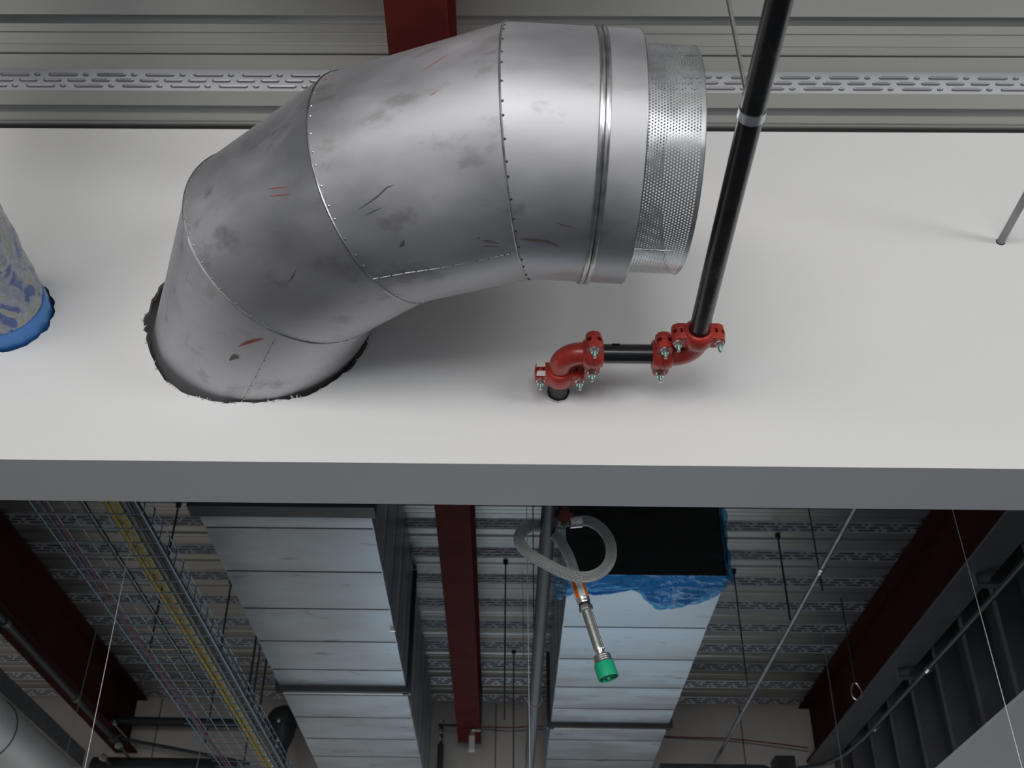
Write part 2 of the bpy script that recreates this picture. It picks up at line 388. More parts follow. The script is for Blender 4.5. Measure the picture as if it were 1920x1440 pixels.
# drop faces that fell inside holes
def inside(p, poly):
    c = False
    for i in range(len(poly)):
        (x1, z1), (x2, z2) = poly[i], poly[i-1]
        if (z1 > p[1]) != (z2 > p[1]) and p[0] < (x2-x1)*(p[1]-z1)/(z2-z1) + x1: c = not c
    return c
dead = [f for f in bm.faces if any(inside((f.calc_center_median().x, f.calc_center_median().z), h) for h in holes)]
bmesh.ops.delete(bm, geom=dead, context='FACES_ONLY')
for f in bm.faces:
    if f.normal.y > 0: f.normal_flip()
# board thickness: rims of the cut-outs
for h in holes:
    n = len(h)
    a = [bm.verts.new((x, YW, z)) for x, z in h]; b = [bm.verts.new((x, YW + .013, z)) for x, z in h]
    for i in range(n):
        f = bm.faces.new((a[i], a[(i+1) % n], b[(i+1) % n], b[i])); f.material_index = 1
# underside, back face, inner lining
def quad(ps, mi=0):
    f = bm.faces.new([bm.verts.new(p) for p in ps]); f.material_index = mi
quad([(X0, YW, ZS), (X0, YB, ZS), (X1b, YB, ZS), (X1b, YW, ZS)])
quad([(X0, YB, ZS), (X0, YB, ZD - .012), (X1b, YB, ZD - .012), (X1b, YB, ZS)])
quad([(X0, YW + .014, ZD - .01), (X0, YB - .01, ZD - .01), (X1b, YB - .01, ZD - .01), (X1b, YW + .014, ZD - .01)], 2)
me = bpy.data.meshes.new('wall_front'); bm.to_mesh(me); bm.free()
for k in ('white_paint', 'board_core', 'cavity'): me.materials.append(M[k])
bulk = bpy.data.objects.new('wall_front', me); C.objects.link(bulk); tag(bulk, kind='structure')
# dark gap and framing track at the head of the board
m = MB(); m.box((X0, YW + .004, ZD - .014), (X1b, YB - .004, ZD - .002)); m.build('head_track', M['cavity'], bulk)
# torn paper fibres round the duct opening
m = MB(); hp = holes[0]; n = len(hp)
for i in range(0, n):
    a = 2*math.pi*i/n - math.pi
    if random.random() < .5 and a < .25:
        x, z = hp[i]; L_ = random.uniform(.002, .007); d = Vector((math.cos(a + random.uniform(-1, 1)), 0, math.sin(a + random.uniform(-1, 1))))
        s = -1 if random.random() < .5 else 1
        p0 = Vector((x, YW - .001, z)); p1 = p0 + d*L_*s + Vector((0, -random.uniform(.001, .006), 0)); q = Vector((-d.z, 0, d.x))*.0022
        m.add([p0 - q, p0 + q, p1 + q*.4, p1 - q*.4, p0 - q + Vector((0,.001,0)), p0 + q + Vector((0,.001,0))], [(0,1,2,3),(4,5,2,3)])
m.build('torn_edge', M['torn_paper'], bulk)
# rough sealant round the pipe
m = MB(); cp = [Vector((PX + (.029 + .003*noise.noise(Vector((k*.7, 0, 0))))*math.cos(k*math.pi/14), YW - .001, PZ + (.029 + .003*noise.noise(Vector((k*.7, 0, 0))))*math.sin(k*math.pi/14))) for k in range(28)]
m.tube(cp, [.0026 + .0014*noise.noise(Vector((k*1.3, 5, 0))) for k in range(28)], 6, closed=True)
m.build('sealant_ring', M['torn_paper'], bulk, smooth=True)

# side soffit slab on the right with its framing
m = MB(); m.box((1.848, YB + .002, ZS), (XR, YF - .002, ZS + .013)); tag(m.build('wall_right', M['white_paint']), kind='structure')
# ------------------------------------------------------------------ steel beams
M['red_steel_shaded'] = mat('red_steel_shaded', (.06, .011, .010), .75, var=.2, scale=4, spec=.12)  # beam red darkened in its colour for the shade of the far bay
def beam(x0, x1, zb, y0, y1, label, endplate=False, paint='red_steel'):
    t = thing('steel_beam', ((x0+x1)/2, (y0+y1)/2, zb), label, 'beam')
    tf = .010; xm = (x0+x1)/2
    m = MB(); m.box((x0, y0, zb), (x1, y1, zb + tf)); m.build('bottom_flange', M[paint], t, bevel=.0015)
    m = MB(); m.box((xm - .004, y0, zb + tf), (xm + .004, y1, ZD - tf - .004)); m.build('web', M[paint], t)
    m = MB(); m.box((x0, y0, ZD - tf - .004), (x1, y1, ZD - .004)); m.build('top_flange', M[paint], t, bevel=.0015)
    if endplate:
        m = MB(); m.box((x0 - .004, y1, zb - .01), (x1 + .004, y1 + .012, ZD - .006)); m.build('end_plate', M['grey_steel'], t)
    return t

beam(-.289, -.143, 3.764, -.6, YF - .35, 'dark red steel beam running down the middle from behind the round duct to the far wall', endplate=True)
beam(-2.61, -2.462, 3.764, YB + .004, YF - .002, 'dark red steel beam on the left, beyond the wire mesh tray', paint='red_steel_shaded')
beam(2.025, 2.175, 3.764, YB + .004, YF - .002, 'dark red steel beam on the right, above the row of metal studs', paint='red_steel_shaded')

# ------------------------------------------------------------------ the big round duct
duct = thing('duct_elbow', (dax.x, YW, dax.z - DR), 'large round sheet-metal duct elbow coming out of the ragged wall opening and turning right', 'duct')
def basis(d):
    up = Vector((0,0,1)); up = (up - d*up.dot(d)).normalized(); return up.cross(d), up
def dpt(c, n, d, r, phi):
    s, up = basis(d); A = s*(r*math.cos(phi)) + up*(r*math.sin(phi))
    return c + A - d * (A.dot(n) / d.dot(n))
def mitre(k): return (DUCT_D[k] + DUCT_D[k+1]).normalized()
NS = 128
def segment(c0, n0, c1, n1, d, name, r=DR, rows=6, mat_='duct_alu', r0=None, off0=Vector((0, 0, 0))):
    m = MB(); base = []
    for i in range(rows + 1):
        t = i / rows
        for k in range(NS):
            phi = 2*math.pi*k/NS
            a = dpt(c0, n0, d, r0 or r, phi) + off0; b = dpt(c1, n1, d, r, phi)
            p = a.lerp(b, t)
            s, up = basis(d)
            # panels of the hand-made elbow are very slightly uneven
            wob = noise.noise(Vector((p.x*5, p.y*5, p.z*5))) * .0016 * math.sin(math.pi*t)
            out = (s*math.cos(phi) + up*math.sin(phi))
            m.v.append(tuple(p + out*wob))
    for i in range(rows):
        for k in range(NS):
            k2 = (k+1) % NS
            m.f.append((i*NS+k, i*NS+k2, (i+1)*NS+k2, (i+1)*NS+k)); m.mi.append(0)
    return m.build(name, M[mat_], duct, smooth=True)
V, D = DUCT_V, DUCT_D
wn = Vector((0, -1, 0))
segment(dax - D[0]*.13, wn, V[0], mitre(0), D[0], 'stub_section', r0=DR - .018, off0=Vector((.012, 0, -.014)))
segment(V[0], mitre(0), V[1], mitre(1), D[1], 'gore_section')
segment(V[1], mitre(1), V[2], mitre(2), D[2], 'gore_section')
E0 = V[2] + D[3]*.2401
segment(V[2], mitre(2), E0, D[3], D[3], 'collar_section', rows=8)
for k in range(3):
    m = MB(); d = D[k]; n = mitre(k)
    m.tube([dpt(V[k], n, d, DR + .0006, 2*math.pi*i/NS) for i in range(NS)], [.0024]*NS, 6, closed=True)
    m.build('seam_bead', M['duct_seam'], duct, smooth=True)
m = MB()
for off in (.150, .162):
    c = V[2] + D[3]*off
    m.tube([dpt(c, D[3], D[3], DR, 2*math.pi*i/NS) for i in range(NS)], .0062, 8, closed=True)
m.build('swage_ring', M['duct_seam'], duct, smooth=True)
# end face of the collar
m = MB()
for i in range(NS):
    a0, a1 = 2*math.pi*i/NS, 2*math.pi*(i+1)/NS
    P = [dpt(E0, D[3], D[3], DR, a0), dpt(E0, D[3], D[3], DR, a1), dpt(E0, D[3], D[3], DR2, a1), dpt(E0, D[3], D[3], DR2, a0)]
    m.add(P, [(0,1,2,3)])
m.tube([dpt(E0, D[3], D[3], DR - .0008, 2*math.pi*i/NS) for i in range(NS)], .0016, 6, closed=True)
m.build('collar_edge', M['duct_seam'], duct)
# rivets
rv = MB(); rv.lathe((0,0,0), (0,0,1), [(-.001,.0034),(.0006,.0033),(.0016,.0018),(.0018,.0004)], 8)
rsrc = None
def put_rivet(p, nrm, matk, name='rivet', sc=1.0):
    global rsrc
    if rsrc is None or rsrc.get(matk) is None:
        if rsrc is None: rsrc = {}
        mm = MB(); mm.v = list(rv.v); mm.f = list(rv.f); mm.mi = list(rv.mi)
        o = mm.build(name, M[matk], duct, smooth=True); rsrc[matk] = o
    else:
        o = rsrc[matk].copy(); C.objects.link(o); o.parent = duct
    o.matrix_parent_inverse = Matrix.Translation(-Vector(duct.location))
    o.location = p; o.rotation_mode = 'QUATERNION'; o.rotation_quaternion = nrm.to_track_quat('Z', 'Y'); o.scale = (sc, sc, sc)
for k in range(3):
    d = D[k+1]; n = mitre(k); s, up = basis(d); cnt = 44
    for i in range(cnt):
        phi = 2*math.pi*(i + .3*math.sin(i*2.1)*.5)/cnt
        out = s*math.cos(phi) + up*math.sin(phi); p = dpt(V[k], n, d, DR, phi)
        if (CAM - p).dot(out) < 0: continue
        put_rivet(p + d*(.007 if k != 2 else .004) + out*.0003, out, 'zinc' if k < 2 else 'dark_fix', sc=.8)
def cyl_hit(px_, py_, c, d, r):
    o = CAM; q = ray(px_, py_); w0 = o - c
    a = q - d*q.dot(d); b = w0 - d*w0.dot(d)
    A = a.dot(a); B = 2*a.dot(b); Cc = b.dot(b) - r*r; disc = B*B - 4*A*Cc
    t = (-B - math.sqrt(max(disc, 0))) / (2*A); p = o + q*t; pc = p - c; out = (pc - d*pc.dot(d)).normalized()
    return p, out
def lap(pts, c, d, n):
    P = [cyl_hit(x, y, c, d, DR) for x, y in pts]
    m = MB(); m.tube([p + o*.0004 for p, o in P], .0011, 5); m.build('lap_seam', M['duct_seam'], duct)
    for i in range(n):
        t = (i + .5)/n * (len(P) - 1); j = min(int(t), len(P) - 2); u = t - j
        put_rivet(P[j][0].lerp(P[j+1][0], u) + P[j][1]*.0004, P[j][1], 'dark_fix', sc=.6)
lap([(516, 636), (500, 668), (484, 700), (468, 730), (457, 750)], V[0], D[0], 8)
lap([(700, 523), (760, 512), (820, 503), (880, 492), (935, 480), (962, 474)], V[1], D[2], 13)
# perforated sleeve
def sleeve():
    d = D[3]; s, up = basis(d); m = MB(); NC = 234; NR = 18
    l0 = .2401 + .004; l1 = .3598; pl = (l1 - l0 - .008)/NR; dphi = 2*math.pi/NC
    c = V[2]
    def P(phi, l): return c + d*l + s*(DR2*math.cos(phi)) + up*(DR2*math.sin(phi))
    for (la, lb) in ((l0 - .05, l0 + .0), (l1 - .008, l1)):
        for k in range(NC):
            m.add([P(k*dphi, la), P((k+1)*dphi, la), P((k+1)*dphi, lb), P(k*dphi, lb)], [(0,1,2,3)])
    hs = .30
    for r_ in range(NR):
        lc = l0 + pl*(r_ + .5)
        for k in range(NC):
            pc = (k + (.5 if r_ % 2 else 0))*dphi
            O = [P(pc - dphi/2, lc - pl/2), P(pc, lc - pl/2), P(pc + dphi/2, lc - pl/2), P(pc + dphi/2, lc), P(pc + dphi/2, lc + pl/2), P(pc, lc + pl/2), P(pc - dphi/2, lc + pl/2), P(pc - dphi/2, lc)]
            I = [P(pc + hs*dphi*math.cos(a), lc + hs*dphi*DR2*math.sin(a)) for a in [math.pi*(1.25 + .25*i) for i in range(8)]]
            m.add(O + I, [(i, (i+1) % 8, 8 + (i+1) % 8, 8 + i) for i in range(8)])
    o = m.build('perforated_sleeve', M['galv'], duct)
    for p in o.data.polygons: p.use_smooth = True
    m = MB(); cc = c + d*l1
    m.tube([dpt(cc, d, d, DR2, 2*math.pi*i/NS) for i in range(NS)], .0010, 5, closed=True); m.build('sleeve_rim', M['galv'], duct)
    m = MB()
    a0 = math.radians(-58)
    PT = [cyl_hit(x, y, c, d, DR2)[0] + cyl_hit(x, y, c, d, DR2)[1]*.0006 for x, y in ((1168, 466), (1200, 467), (1235, 469), (1262, 470))]
    m.tube(PT, .0016, 5); m.build('lap_seam', M['duct_seam'], duct)
sleeve()
# scuffs of site grime and crayon on the metal
M['scuff_brown'] = mat('scuff_brown', (.20, .14, .11), .6, .3); M['scuff_dark'] = mat('scuff_dark', (.17, .17, .18), .55, .5); M['crayon_red'] = mat('crayon_red', (.48, .06, .05), .6)
def scuff(pts, wid, c, d, mk):
    m = MB(); P = [cyl_hit(x, y, c, d, DR) for x, y in pts]
    for i in range(len(P) - 1):
        (a, oa), (b, ob) = P[i], P[i+1]; t = (b - a).normalized(); q = t.cross(oa).normalized()
        wa = wid*math.sin(math.pi*(i + .15)/(len(P) - .7)); wb = wid*math.sin(math.pi*(i + 1.15)/(len(P) - .7))
        m.add([a + oa*.0008 - q*wa, b + ob*.0008 - q*wb, b + ob*.0008 + q*wb, a + oa*.0008 + q*wa], [(0,1,2,3)])
    m.build('scuff_mark', M[mk], duct)
scuff([(447, 650), (463, 643), (480, 638), (495, 635)], .0035, V[0], D[0], 'crayon_red')
scuff([(430, 676), (436, 671), (443, 669), (449, 673)], .006, V[0], D[0], 'scuff_brown')
scuff([(672, 392), (690, 381), (708, 368), (726, 351), (740, 346)], .0016, V[1], D[2], 'scuff_dark')
scuff([(684, 404), (700, 396), (716, 389)], .0012, V[1], D[2], 'scuff_dark')
scuff([(858, 439), (876, 443), (897, 446), (915, 452), (936, 456)], .0032, V[1], D[2], 'scuff_brown')
scuff([(824, 478), (846, 466), (870, 462), (900, 461), (938, 462)], .0022, V[1], D[2], 'scuff_brown')
scuff([(750, 463), (755, 457), (758, 450)], .0045, V[1], D[2], 'scuff_dark')
scuff([(975, 448), (1003, 450), (1025, 453), (1048, 462)], .0035, V[2], D[3], 'scuff_brown')
scuff([(1040, 416), (1055, 421), (1078, 426)], .0012, V[2], D[3], 'scuff_brown')
scuff([(498, 355), (520, 352), (540, 350)], .001, V[0], D[1], 'crayon_red')
scuff([(505, 368), (522, 366), (545, 364)], .001, V[0], D[1], 'crayon_red')
scuff([(540, 530), (548, 518), (556, 505)], .0015, V[0], D[1], 'scuff_dark')
scuff([(805, 180), (813, 176), (821, 170)], .0014, V[1], D[2], 'crayon_red')
scuff([(790, 135), (806, 124), (825, 112), (842, 101)], .001, V[1], D[2], 'crayon_red')
scuff([(607, 151), (610, 149), (613, 147)], .003, V[1], D[2], 'crayon_red')

# ------------------------------------------------------------------ black sprinkler pipe with red grooved couplings
EX, HY, HZ = .447, 2.133, 3.172
pipe = thing('sprinkler_pipe', (PX, HY, HZ), 'black sprinkler pipe that jogs sideways through red cast couplings and passes through the wall', 'pipe')
m = MB(); m.tube([(EX, y, HZ) for y in (-.9, 0, 1, 2.058)], PR, 28); m.build('pipe_run', M['black_pipe'], pipe, smooth=True)
m = MB(); m.tube([(PX + .078, HY, HZ), (.29, HY, HZ), (EX - .078, HY, HZ)], PR, 28)
m.lathe((.262, HY - .0165, HZ + .0165), (0, -1, 1), [(0, .010), (.0015, .010)], 12)
m.build('pipe_nipple', M['black_pipe'], pipe, smooth=True)
m = MB(); m.tube([(PX, HY + .085, HZ), (PX, 2.3, HZ), (PX, 3.2, HZ), (PX, 5, HZ), (PX, YF - .01, HZ)], PR, 28); m.build('pipe_run', M['dark_pipe'], pipe, smooth=True)
def elbow(cx_, sx, sy):
    # quarter bend from the nipple direction (sx along x) to the run direction (sy along y)
    m = MB(); r = .050; c = Vector((cx_ + sx*r, HY + sy*r, HZ)); pts = []
    for i in range(17):
        a = math.pi/2*i/16
        pts.append(c + Vector((-sx*r*math.sin(a), -sy*r*math.cos(a), 0)))
    pts = [pts[0] + Vector((sx*.018, 0, 0)), pts[0] + Vector((sx*.008, 0, 0))] + pts + [pts[-1] + Vector((0, sy*.008, 0)), pts[-1] + Vector((0, sy*.018, 0))]
    rr = [.0265, .0265] + [.0275]*17 + [.0265, .0265]
    m.tube(pts, rr, 28); return m.build('pipe_elbow', M['coupling_red'], pipe, smooth=True)
elbow(EX, -1, -1); elbow(PX, 1, 1)
def coupling(c, ax, pad, tail=1):
    c = Vector(c); ax = Vector(ax); pad = Vector(pad); up = Vector((0,0,1)); m = MB()
    m.lathe(c, ax, [(-.0245,.0250),(-.0245,.0300),(-.021,.0335),(-.014,.0362),(-.006,.0378),(.006,.0378),(.014,.0362),(.021,.0335),(.0245,.0300),(.0245,.0250)], 40, cap=False)
    for s in (-1, 1):
        # two half-housings meet here: an upper and a lower ear with the bolt window between
        for zz in (-1, 1):
            hz = .0080; zc = zz*.0138
            pc = c + pad*(s*.0435) + up*zc
            prof = [(-.016, -.0205), (.004, -.0205), (.0150, -.0145), (.0185, -.006), (.0185, .006), (.0150, .0145), (.004, .0205), (-.016, .0205)]
            A = [pc + pad*(s*u) + ax*v - up*hz for u, v in prof]; B = [pc + pad*(s*u*.94) + ax*v*.92 + up*hz for u, v in prof]
            if zz < 0: A = [pc + pad*(s*u*.94) + ax*v*.92 - up*hz for u, v in prof]; B = [pc + pad*(s*u) + ax*v + up*hz for u, v in prof]
            n = 8
            m.add(A + B, [tuple(range(n))[::-1], tuple(n + i for i in range(n))] + [(i, (i+1) % n, n + (i+1) % n, n + i) for i in range(n)])
        # outer bridge wall closing the window
        m.obox(c + pad*(s*.0600), pad*.0022, ax*.0075, up*.0066)
        m.obox(c + pad*(s*.0345), pad*.0030, ax*.0195, up*.0066)
        for v in (-1, 1): m.obox(c + pad*(s*.0475) + ax*(v*.0185), pad*.0045, ax*.0018, up*.0066)
    # cast lettering on the underside of the housing
    rnd = random.Random(int(c.x*1000))
    for row in (-1, 1):
        for i in range(6):
            a = (i - 2.5)*.15; rr = .0376
            p = c + ax*(row*.0055) + pad*(rr*math.sin(a)) - up*(rr*math.cos(a)); o_ = (pad*math.sin(a) - up*math.cos(a)); t_ = (pad*math.cos(a) + up*math.sin(a))
            m.obox(p + ax*rnd.uniform(-.001, .001), t_*rnd.uniform(.0008, .0016), ax*rnd.uniform(.0010, .0022), o_*.0009)
    o = m.build('coupling', M['coupling_red'], pipe, smooth=True, bevel=.0012)
    for s in (-1, 1):
        b = c + pad*(s*.0480)
        k = MB(); k.lathe(b - up*.0218, -up, [(-.0005,.0105),(.0015,.0105),(.0015,.0001)], 20)
        k.lathe(b - up*.0235, -up, [(0,.0090),(.001,.0095),(.0085,.0095),(.0095,.0085)], 6, phase=.4)
        k.build('nut', M['zinc'], o, smooth=True)
        k = MB(); k.lathe(b + up*.0218, up, [(0,.0095),(.004,.0095),(.0065,.0060)], 16); k.build('bolt_head', M['zinc'], o, smooth=True)
        k = MB(); pr = [(-.048, .0050)]
        for q in range(9): pr += [(.031 + q*.0015 - .0, .0052), (.031 + q*.0015 + .0007, .0046)]
        k.lathe(b, -up, [(-.024, .0050), (.0225, .0050)], 14); k.lathe(b - up*.030, -up, [(0, .0052)] + [(.0012*q, .0052 if q % 2 else .0046) for q in range(1, 11)] + [(.0135, .0040)], 14)
        k.build('bolt_thread', M['teal_thread'], o, smooth=True)
        k = MB(); k.lathe(b - up*.0435, -up, [(0, .0043), (.0035, .0038), (.0045, .0026)], 12); k.build('bolt_tip', M['zinc'], o, smooth=True)
    # children of the coupling must hang from it, not from the pipe
    for ch in [q for q in o.children]: ch.matrix_parent_inverse = Matrix.Identity(4)
    return o
cA = coupling((EX, 2.058, HZ), (0,1,0), (1,0,0))
cB = coupling((EX - .075, HY, HZ), (1,0,0), (0,1,0))
cC = coupling((PX + .075, HY, HZ), (1,0,0), (0,1,0))
cD = coupling((PX, HY + .085, HZ), (0,1,0), (1,0,0))
# scrap of white label stuck on the left ear of the coupling nearest the wall
m = MB()
for sgn, z0, z1 in ((1, HZ + .006, HZ + .0222), (-1, HZ - .0215, HZ - .006)):
    y_ = HY + .085 - .0213
    m.add([(PX - .058, y_, z0), (PX - .036, y_, z0), (PX - .036, y_, z1), (PX - .056, y_, z1)], [(0,1,2,3)])
m.build('paper_label', M['label_white'], pipe)['label'] = 'torn white paper label'

# hanger of the black pipe
hg = thing('pipe_hanger', (EX - .004, 1.385, HZ + .03), 'galvanised band hanger on a threaded rod holding the black pipe near the photo top', 'pipe hanger')
m = MB()
R1, R2, wd = PR + .0005, PR + .0022, .0105; n = 40
for i in range(n):
    a0, a1 = 2*math.pi*i/n, 2*math.pi*(i+1)/n
    def q(a, r, y): return (EX + r*math.cos(a), 1.385 + y, HZ + r*math.sin(a))
    m.add([q(a0,R2,-wd), q(a1,R2,-wd), q(a1,R2,wd), q(a0,R2,wd)], [(0,1,2,3)])
    m.add([q(a0,R1,-wd), q(a1,R1,-wd), q(a1,R2,-wd), q(a0,R2,-wd)], [(0,1,2,3)])
    m.add([q(a0,R1,wd), q(a1,R1,wd), q(a1,R2,wd), q(a0,R2,wd)], [(3,2,1,0)])
m.box((EX - .010, 1.385 - wd*.7, HZ + R1), (EX - .007, 1.385 + wd*.7, HZ + R1 + .035)); m.box((EX + .001, 1.385 - wd*.7, HZ + R1), (EX + .004, 1.385 + wd*.7, HZ + R1 + .035))
m.build('band_clamp', M['galv'], hg, smooth=True)
m = MB(); m.tube([(EX - .004, 1.385, HZ + .045), (EX - .009, 1.385, 3.6), (EX - .014, 1.385, ZD + .02)], .0045, 10); m.build('threaded_rod', M['zinc'], hg, smooth=True)
m = MB(); m.lathe((EX - .004, 1.385, HZ + .046), (0,0,1), [(0,.008),(.008,.008)], 6); m.build('nut', M['zinc'], hg)

# ------------------------------------------------------------------ conduit on the right, passing through the bulkhead
cdt = thing('conduit', (CXn, 3.8, CZn), 'thin galvanised conduit running to the far wall on the right, hung from rods', 'conduit')
m = MB(); m.tube([(CXn + .004, .6, CZn), (CXn, 2.3, CZn), (CXn - .004, 5, CZn - .015), (CXn - .010, 7.2, CZn - .022)], .0103, 14); m.build('conduit_tube', M['galv_dull'], cdt, smooth=True)
for y in (4.38, 5.55, 6.4):
    m = MB(); m.lathe((CXn - .003, y, CZn - .012), (0,1,0), [(-.022,.0110),(-.022,.0138),(-.006,.0138),(-.004,.0150),(.004,.0150),(.006,.0138),(.022,.0138),(.022,.0110)], 14)
    m.build('conduit_coupling', M['zinc'], cdt, smooth=True)

def rod(x, y, z0, label, r=.0042, clip=True, z1=ZD + .03, group=None):
    t = thing('hanger_rod', (x, y, z0), label, 'rod', group)
    m = MB(); m.tube([(x, y, z0), (x, y, z1)], r, 8); m.build('rod_shaft', M['rod'], t, smooth=True)
    if clip:
        m = MB(); m.lathe((x, y, ZD - .022), (0,0,1), [(0,.006),(.004,.013),(.020,.013),(.022,.016)], 6); m.build('rod_anchor', M['dark_fix'], t)
    return t
rod(1.356, 4.95, 3.690, 'dark rod dropping from the deck to the thin conduit on the right', .005)
rod(1.430, 4.62, 3.690, 'thin dark rod nearest the bulkhead, just left of the top of the right conduit', .0035)
rod(-1.572, 4.693, 3.25, 'dark rod dropping to the cable tray beside the yellow cable, nearest the bulkhead', .005)
rod(-1.49, 5.56, 3.25, 'dark rod dropping to the cable tray, middle one of the three beside the left duct', .005)
rod(-1.47, 6.375, 3.25, 'dark rod dropping to the cable tray, farthest of the three from the bulkhead', .005)
rod(.006, 5.281, 3.30, 'slim dark rod between the middle red beam and the black pipe', .004)
rod(.062, 6.54, 3.20, 'slim dark rod far down, close beside the black pipe', .004)
rod(1.21, 5.367, 3.52, 'slim dark rod just right of the blue polythene', .0035)
for x, y, z0, l in ((-1.36, 5.77, 3.46, 'long arm of a dark trapeze hanger just left of the left duct'), (-1.30, 5.83, 3.46, 'second arm of the dark trapeze hanger, tight against the left duct')):
    rod(x, y, z0, l, .006, clip=False)
# rod with a loop hanger on the right
t = thing('loop_hanger', (1.855, 5.707, 3.56), 'rod ending in an empty pear-shaped ring in front of the right beam', 'pipe hanger')
m = MB(); m.tube([(1.862, 5.707, ZD + .02), (1.855, 5.707, 3.665)], .004, 8); m.build('rod_shaft', M['rod'], t, smooth=True)
m = MB(); m.tube([(1.855 + .026*math.sin(a)*(1 - .25*math.cos(a)), 5.707, 3.615 + .046*math.cos(a)) for a in [2*math.pi*i/28 for i in range(28)]], .0036, 8, closed=True); m.build('ring', M['zinc'], t, smooth=True)

# ------------------------------------------------------------------ wrapped pipe at the left edge
wp = thing('wrapped_pipe', (WX, YW, WZ - WR), 'pipe wrapped in crumpled printed plastic with blue tape at the wall, far left', 'pipe')
axis = [Vector((WX, YW + .06 - .64*i/40, WZ)) for i in range(41)]
for i in range(1, 17):
    a = math.pi/2*i/16; axis.append(Vector((WX, YW - .58 - .20*math.sin(a), WZ + .20 - .20*math.cos(a))))
axis += [Vector((WX, YW - .78, WZ + .20 + (ZD - WZ - .2 + .03)*i/14)) for i in range(1, 15)]  # bend and riser out of view, added to shade the wall's left edge
m = MB(); n = 96; rows = len(axis) - 1
for i, p in enumerate(axis):
    t = (axis[min(i+1, rows)] - axis[max(i-1, 0)]).normalized(); sd_ = Vector((1, 0, 0)); up_ = sd_.cross(t) * -1
    for k in range(n):
        a = 2*math.pi*k/n; y = p.y - p.z
        crease = min(1, max(0, (YW - .05 - p.y)/.05))
        rr = WR + (.010*noise.noise(Vector((math.cos(a)*3, math.sin(a)*3, y*9))) + .006*abs(noise.noise(Vector((math.cos(a)*8 + y*6, math.sin(a)*8, y*20)))))*crease - (.004 if p.y > YW - .06 else 0)
        m.v.append(tuple(p + sd_*(rr*math.cos(a)) + up_*(rr*math.sin(a))))
for i in range(rows):
    for k in range(n):
        m.f.append((i*n+k, i*n+(k+1) % n, (i+1)*n+(k+1) % n, (i+1)*n+k)); m.mi.append(0)
m.build('plastic_wrap', M['printed_film'], wp, smooth=True)
m = MB(); n = 16
prof = [(YW + .05, WR + .001), (YW - .030, WR + .003), (YW - .052, WR + .001), (YW - .052, WR - .004)]
m.lathe((WX, 0, WZ), (0, 1, 0), [(y, r) for y, r in prof], n, phase=.2, cap=False); m.build('tape_band', M['blue_tape'], wp)
m = MB(); m.tube([(WX, YW + .08, WZ), (WX, YW - .5, WZ)], WR - .012, 48); m.build('pipe_body', M['round_duct'], wp, smooth=True)

# ------------------------------------------------------------------ rectangular ducts beyond the bulkhead
def rect_duct(x0, x1, zb, zt, y0, y1, seams, joints, label, name='rectangular_duct'):
    t = thing(name, ((x0+x1)/2, (y0+y1)/2, zb), label, 'duct')
    stops = [y0] + joints + [y1]
    for a, b in zip(stops, stops[1:]):
        m = MB(); ys = [a + .004] + [s for s in seams if a + .02 < s < b - .02] + [b - .004]
        for ya, yb in zip(ys, ys[1:]):
            # each panel between two creases bellies by a few millimetres
            n = 6
            for i in range(n):
                u, v = i/n, (i+1)/n; q = lambda w: -.0045*math.sin(math.pi*w)
                A, B = ya + (yb-ya)*u, ya + (yb-ya)*v
                m.add([(x0,A,zb+q(u)),(x1,A,zb+q(u)),(x1,B,zb+q(v)),(x0,B,zb+q(v))], [(0,3,2,1)])
                for x, s in ((x0, 1), (x1, -1)):
                    m.add([(x + s*q(u),A,zb+.02),(x + s*q(u),A,zt),(x + s*q(v),B,zt),(x + s*q(v),B,zb+.02)], [(0,1,2,3)])
                    m.add([(x + s*q(u),A,zb+.02),(x,A,zb+q(u)),(x,B,zb+q(v)),(x + s*q(v),B,zb+.02)], [(0,1,2,3)])
            m.add([(x0,ya,zt),(x1,ya,zt),(x1,yb,zt),(x0,yb,zt)], [(0,1,2,3)])
        m.add([(x0,a+.004,zb),(x1,a+.004,zb),(x1,a+.004,zt),(x0,a+.004,zt)], [(0,1,2,3)])
        m.add([(x0,b-.004,zb),(x1,b-.004,zb),(x1,b-.004,zt),(x0,b-.004,zt)], [(0,1,2,3)])
        o = m.build('duct_section', M['duct_sheet'], t)
        for s in ys[1:-1]:
            m = MB(); m.box((x0 + .004, s - .0022, zb - .0022), (x1 - .004, s + .0022, zb + .003)); m.box((x1 - .002, s - .0022, zb + .02), (x1 + .0015, s + .0022, zt)); m.box((x0 - .0015, s - .0022, zb + .02), (x0 + .002, s + .0022, zt))
            m.build('crease_rib', M['duct_dark'], o)
    for j in joints:
        m = MB(); m.box((x0 - .022, j - .030, zb - .026), (x1 + .022, j - .004, zt + .02)); m.build('joint_flange', M['duct_dark'], t)
        m = MB(); m.box((x0 - .020, j - .003, zb - .024), (x1 + .020, j + .020, zt + .02)); m.build('joint_flange', M['duct_joint'], t)
        for x in (x0, x1):
            m = MB(); m.box((x - .016, j - .012, zb - .030), (x + .016, j + .004, zb - .002)); m.build('corner_clip', M['duct_dark'], t)
    return t
LD = rect_duct(-1.114, -.485, 3.490, 4.105, 3.545, YF - .06, [3.671, 4.047, 4.415, 4.783, 5.143, 5.50, 5.853, 6.226, 6.564, 6.95, 7.25], [5.40],
     'large rectangular sheet-metal duct left of the middle red beam')
m = MB(); m.box((-1.135, 3.47, 3.470), (-.465, 3.548, 4.10)); m.build('end_collar', M['duct_dark'], LD)
m = MB(); m.box((-.500, 4.60, 3.470), (-.478, 4.612, 3.492)); m.build('corner_clip', M['zinc'], LD)
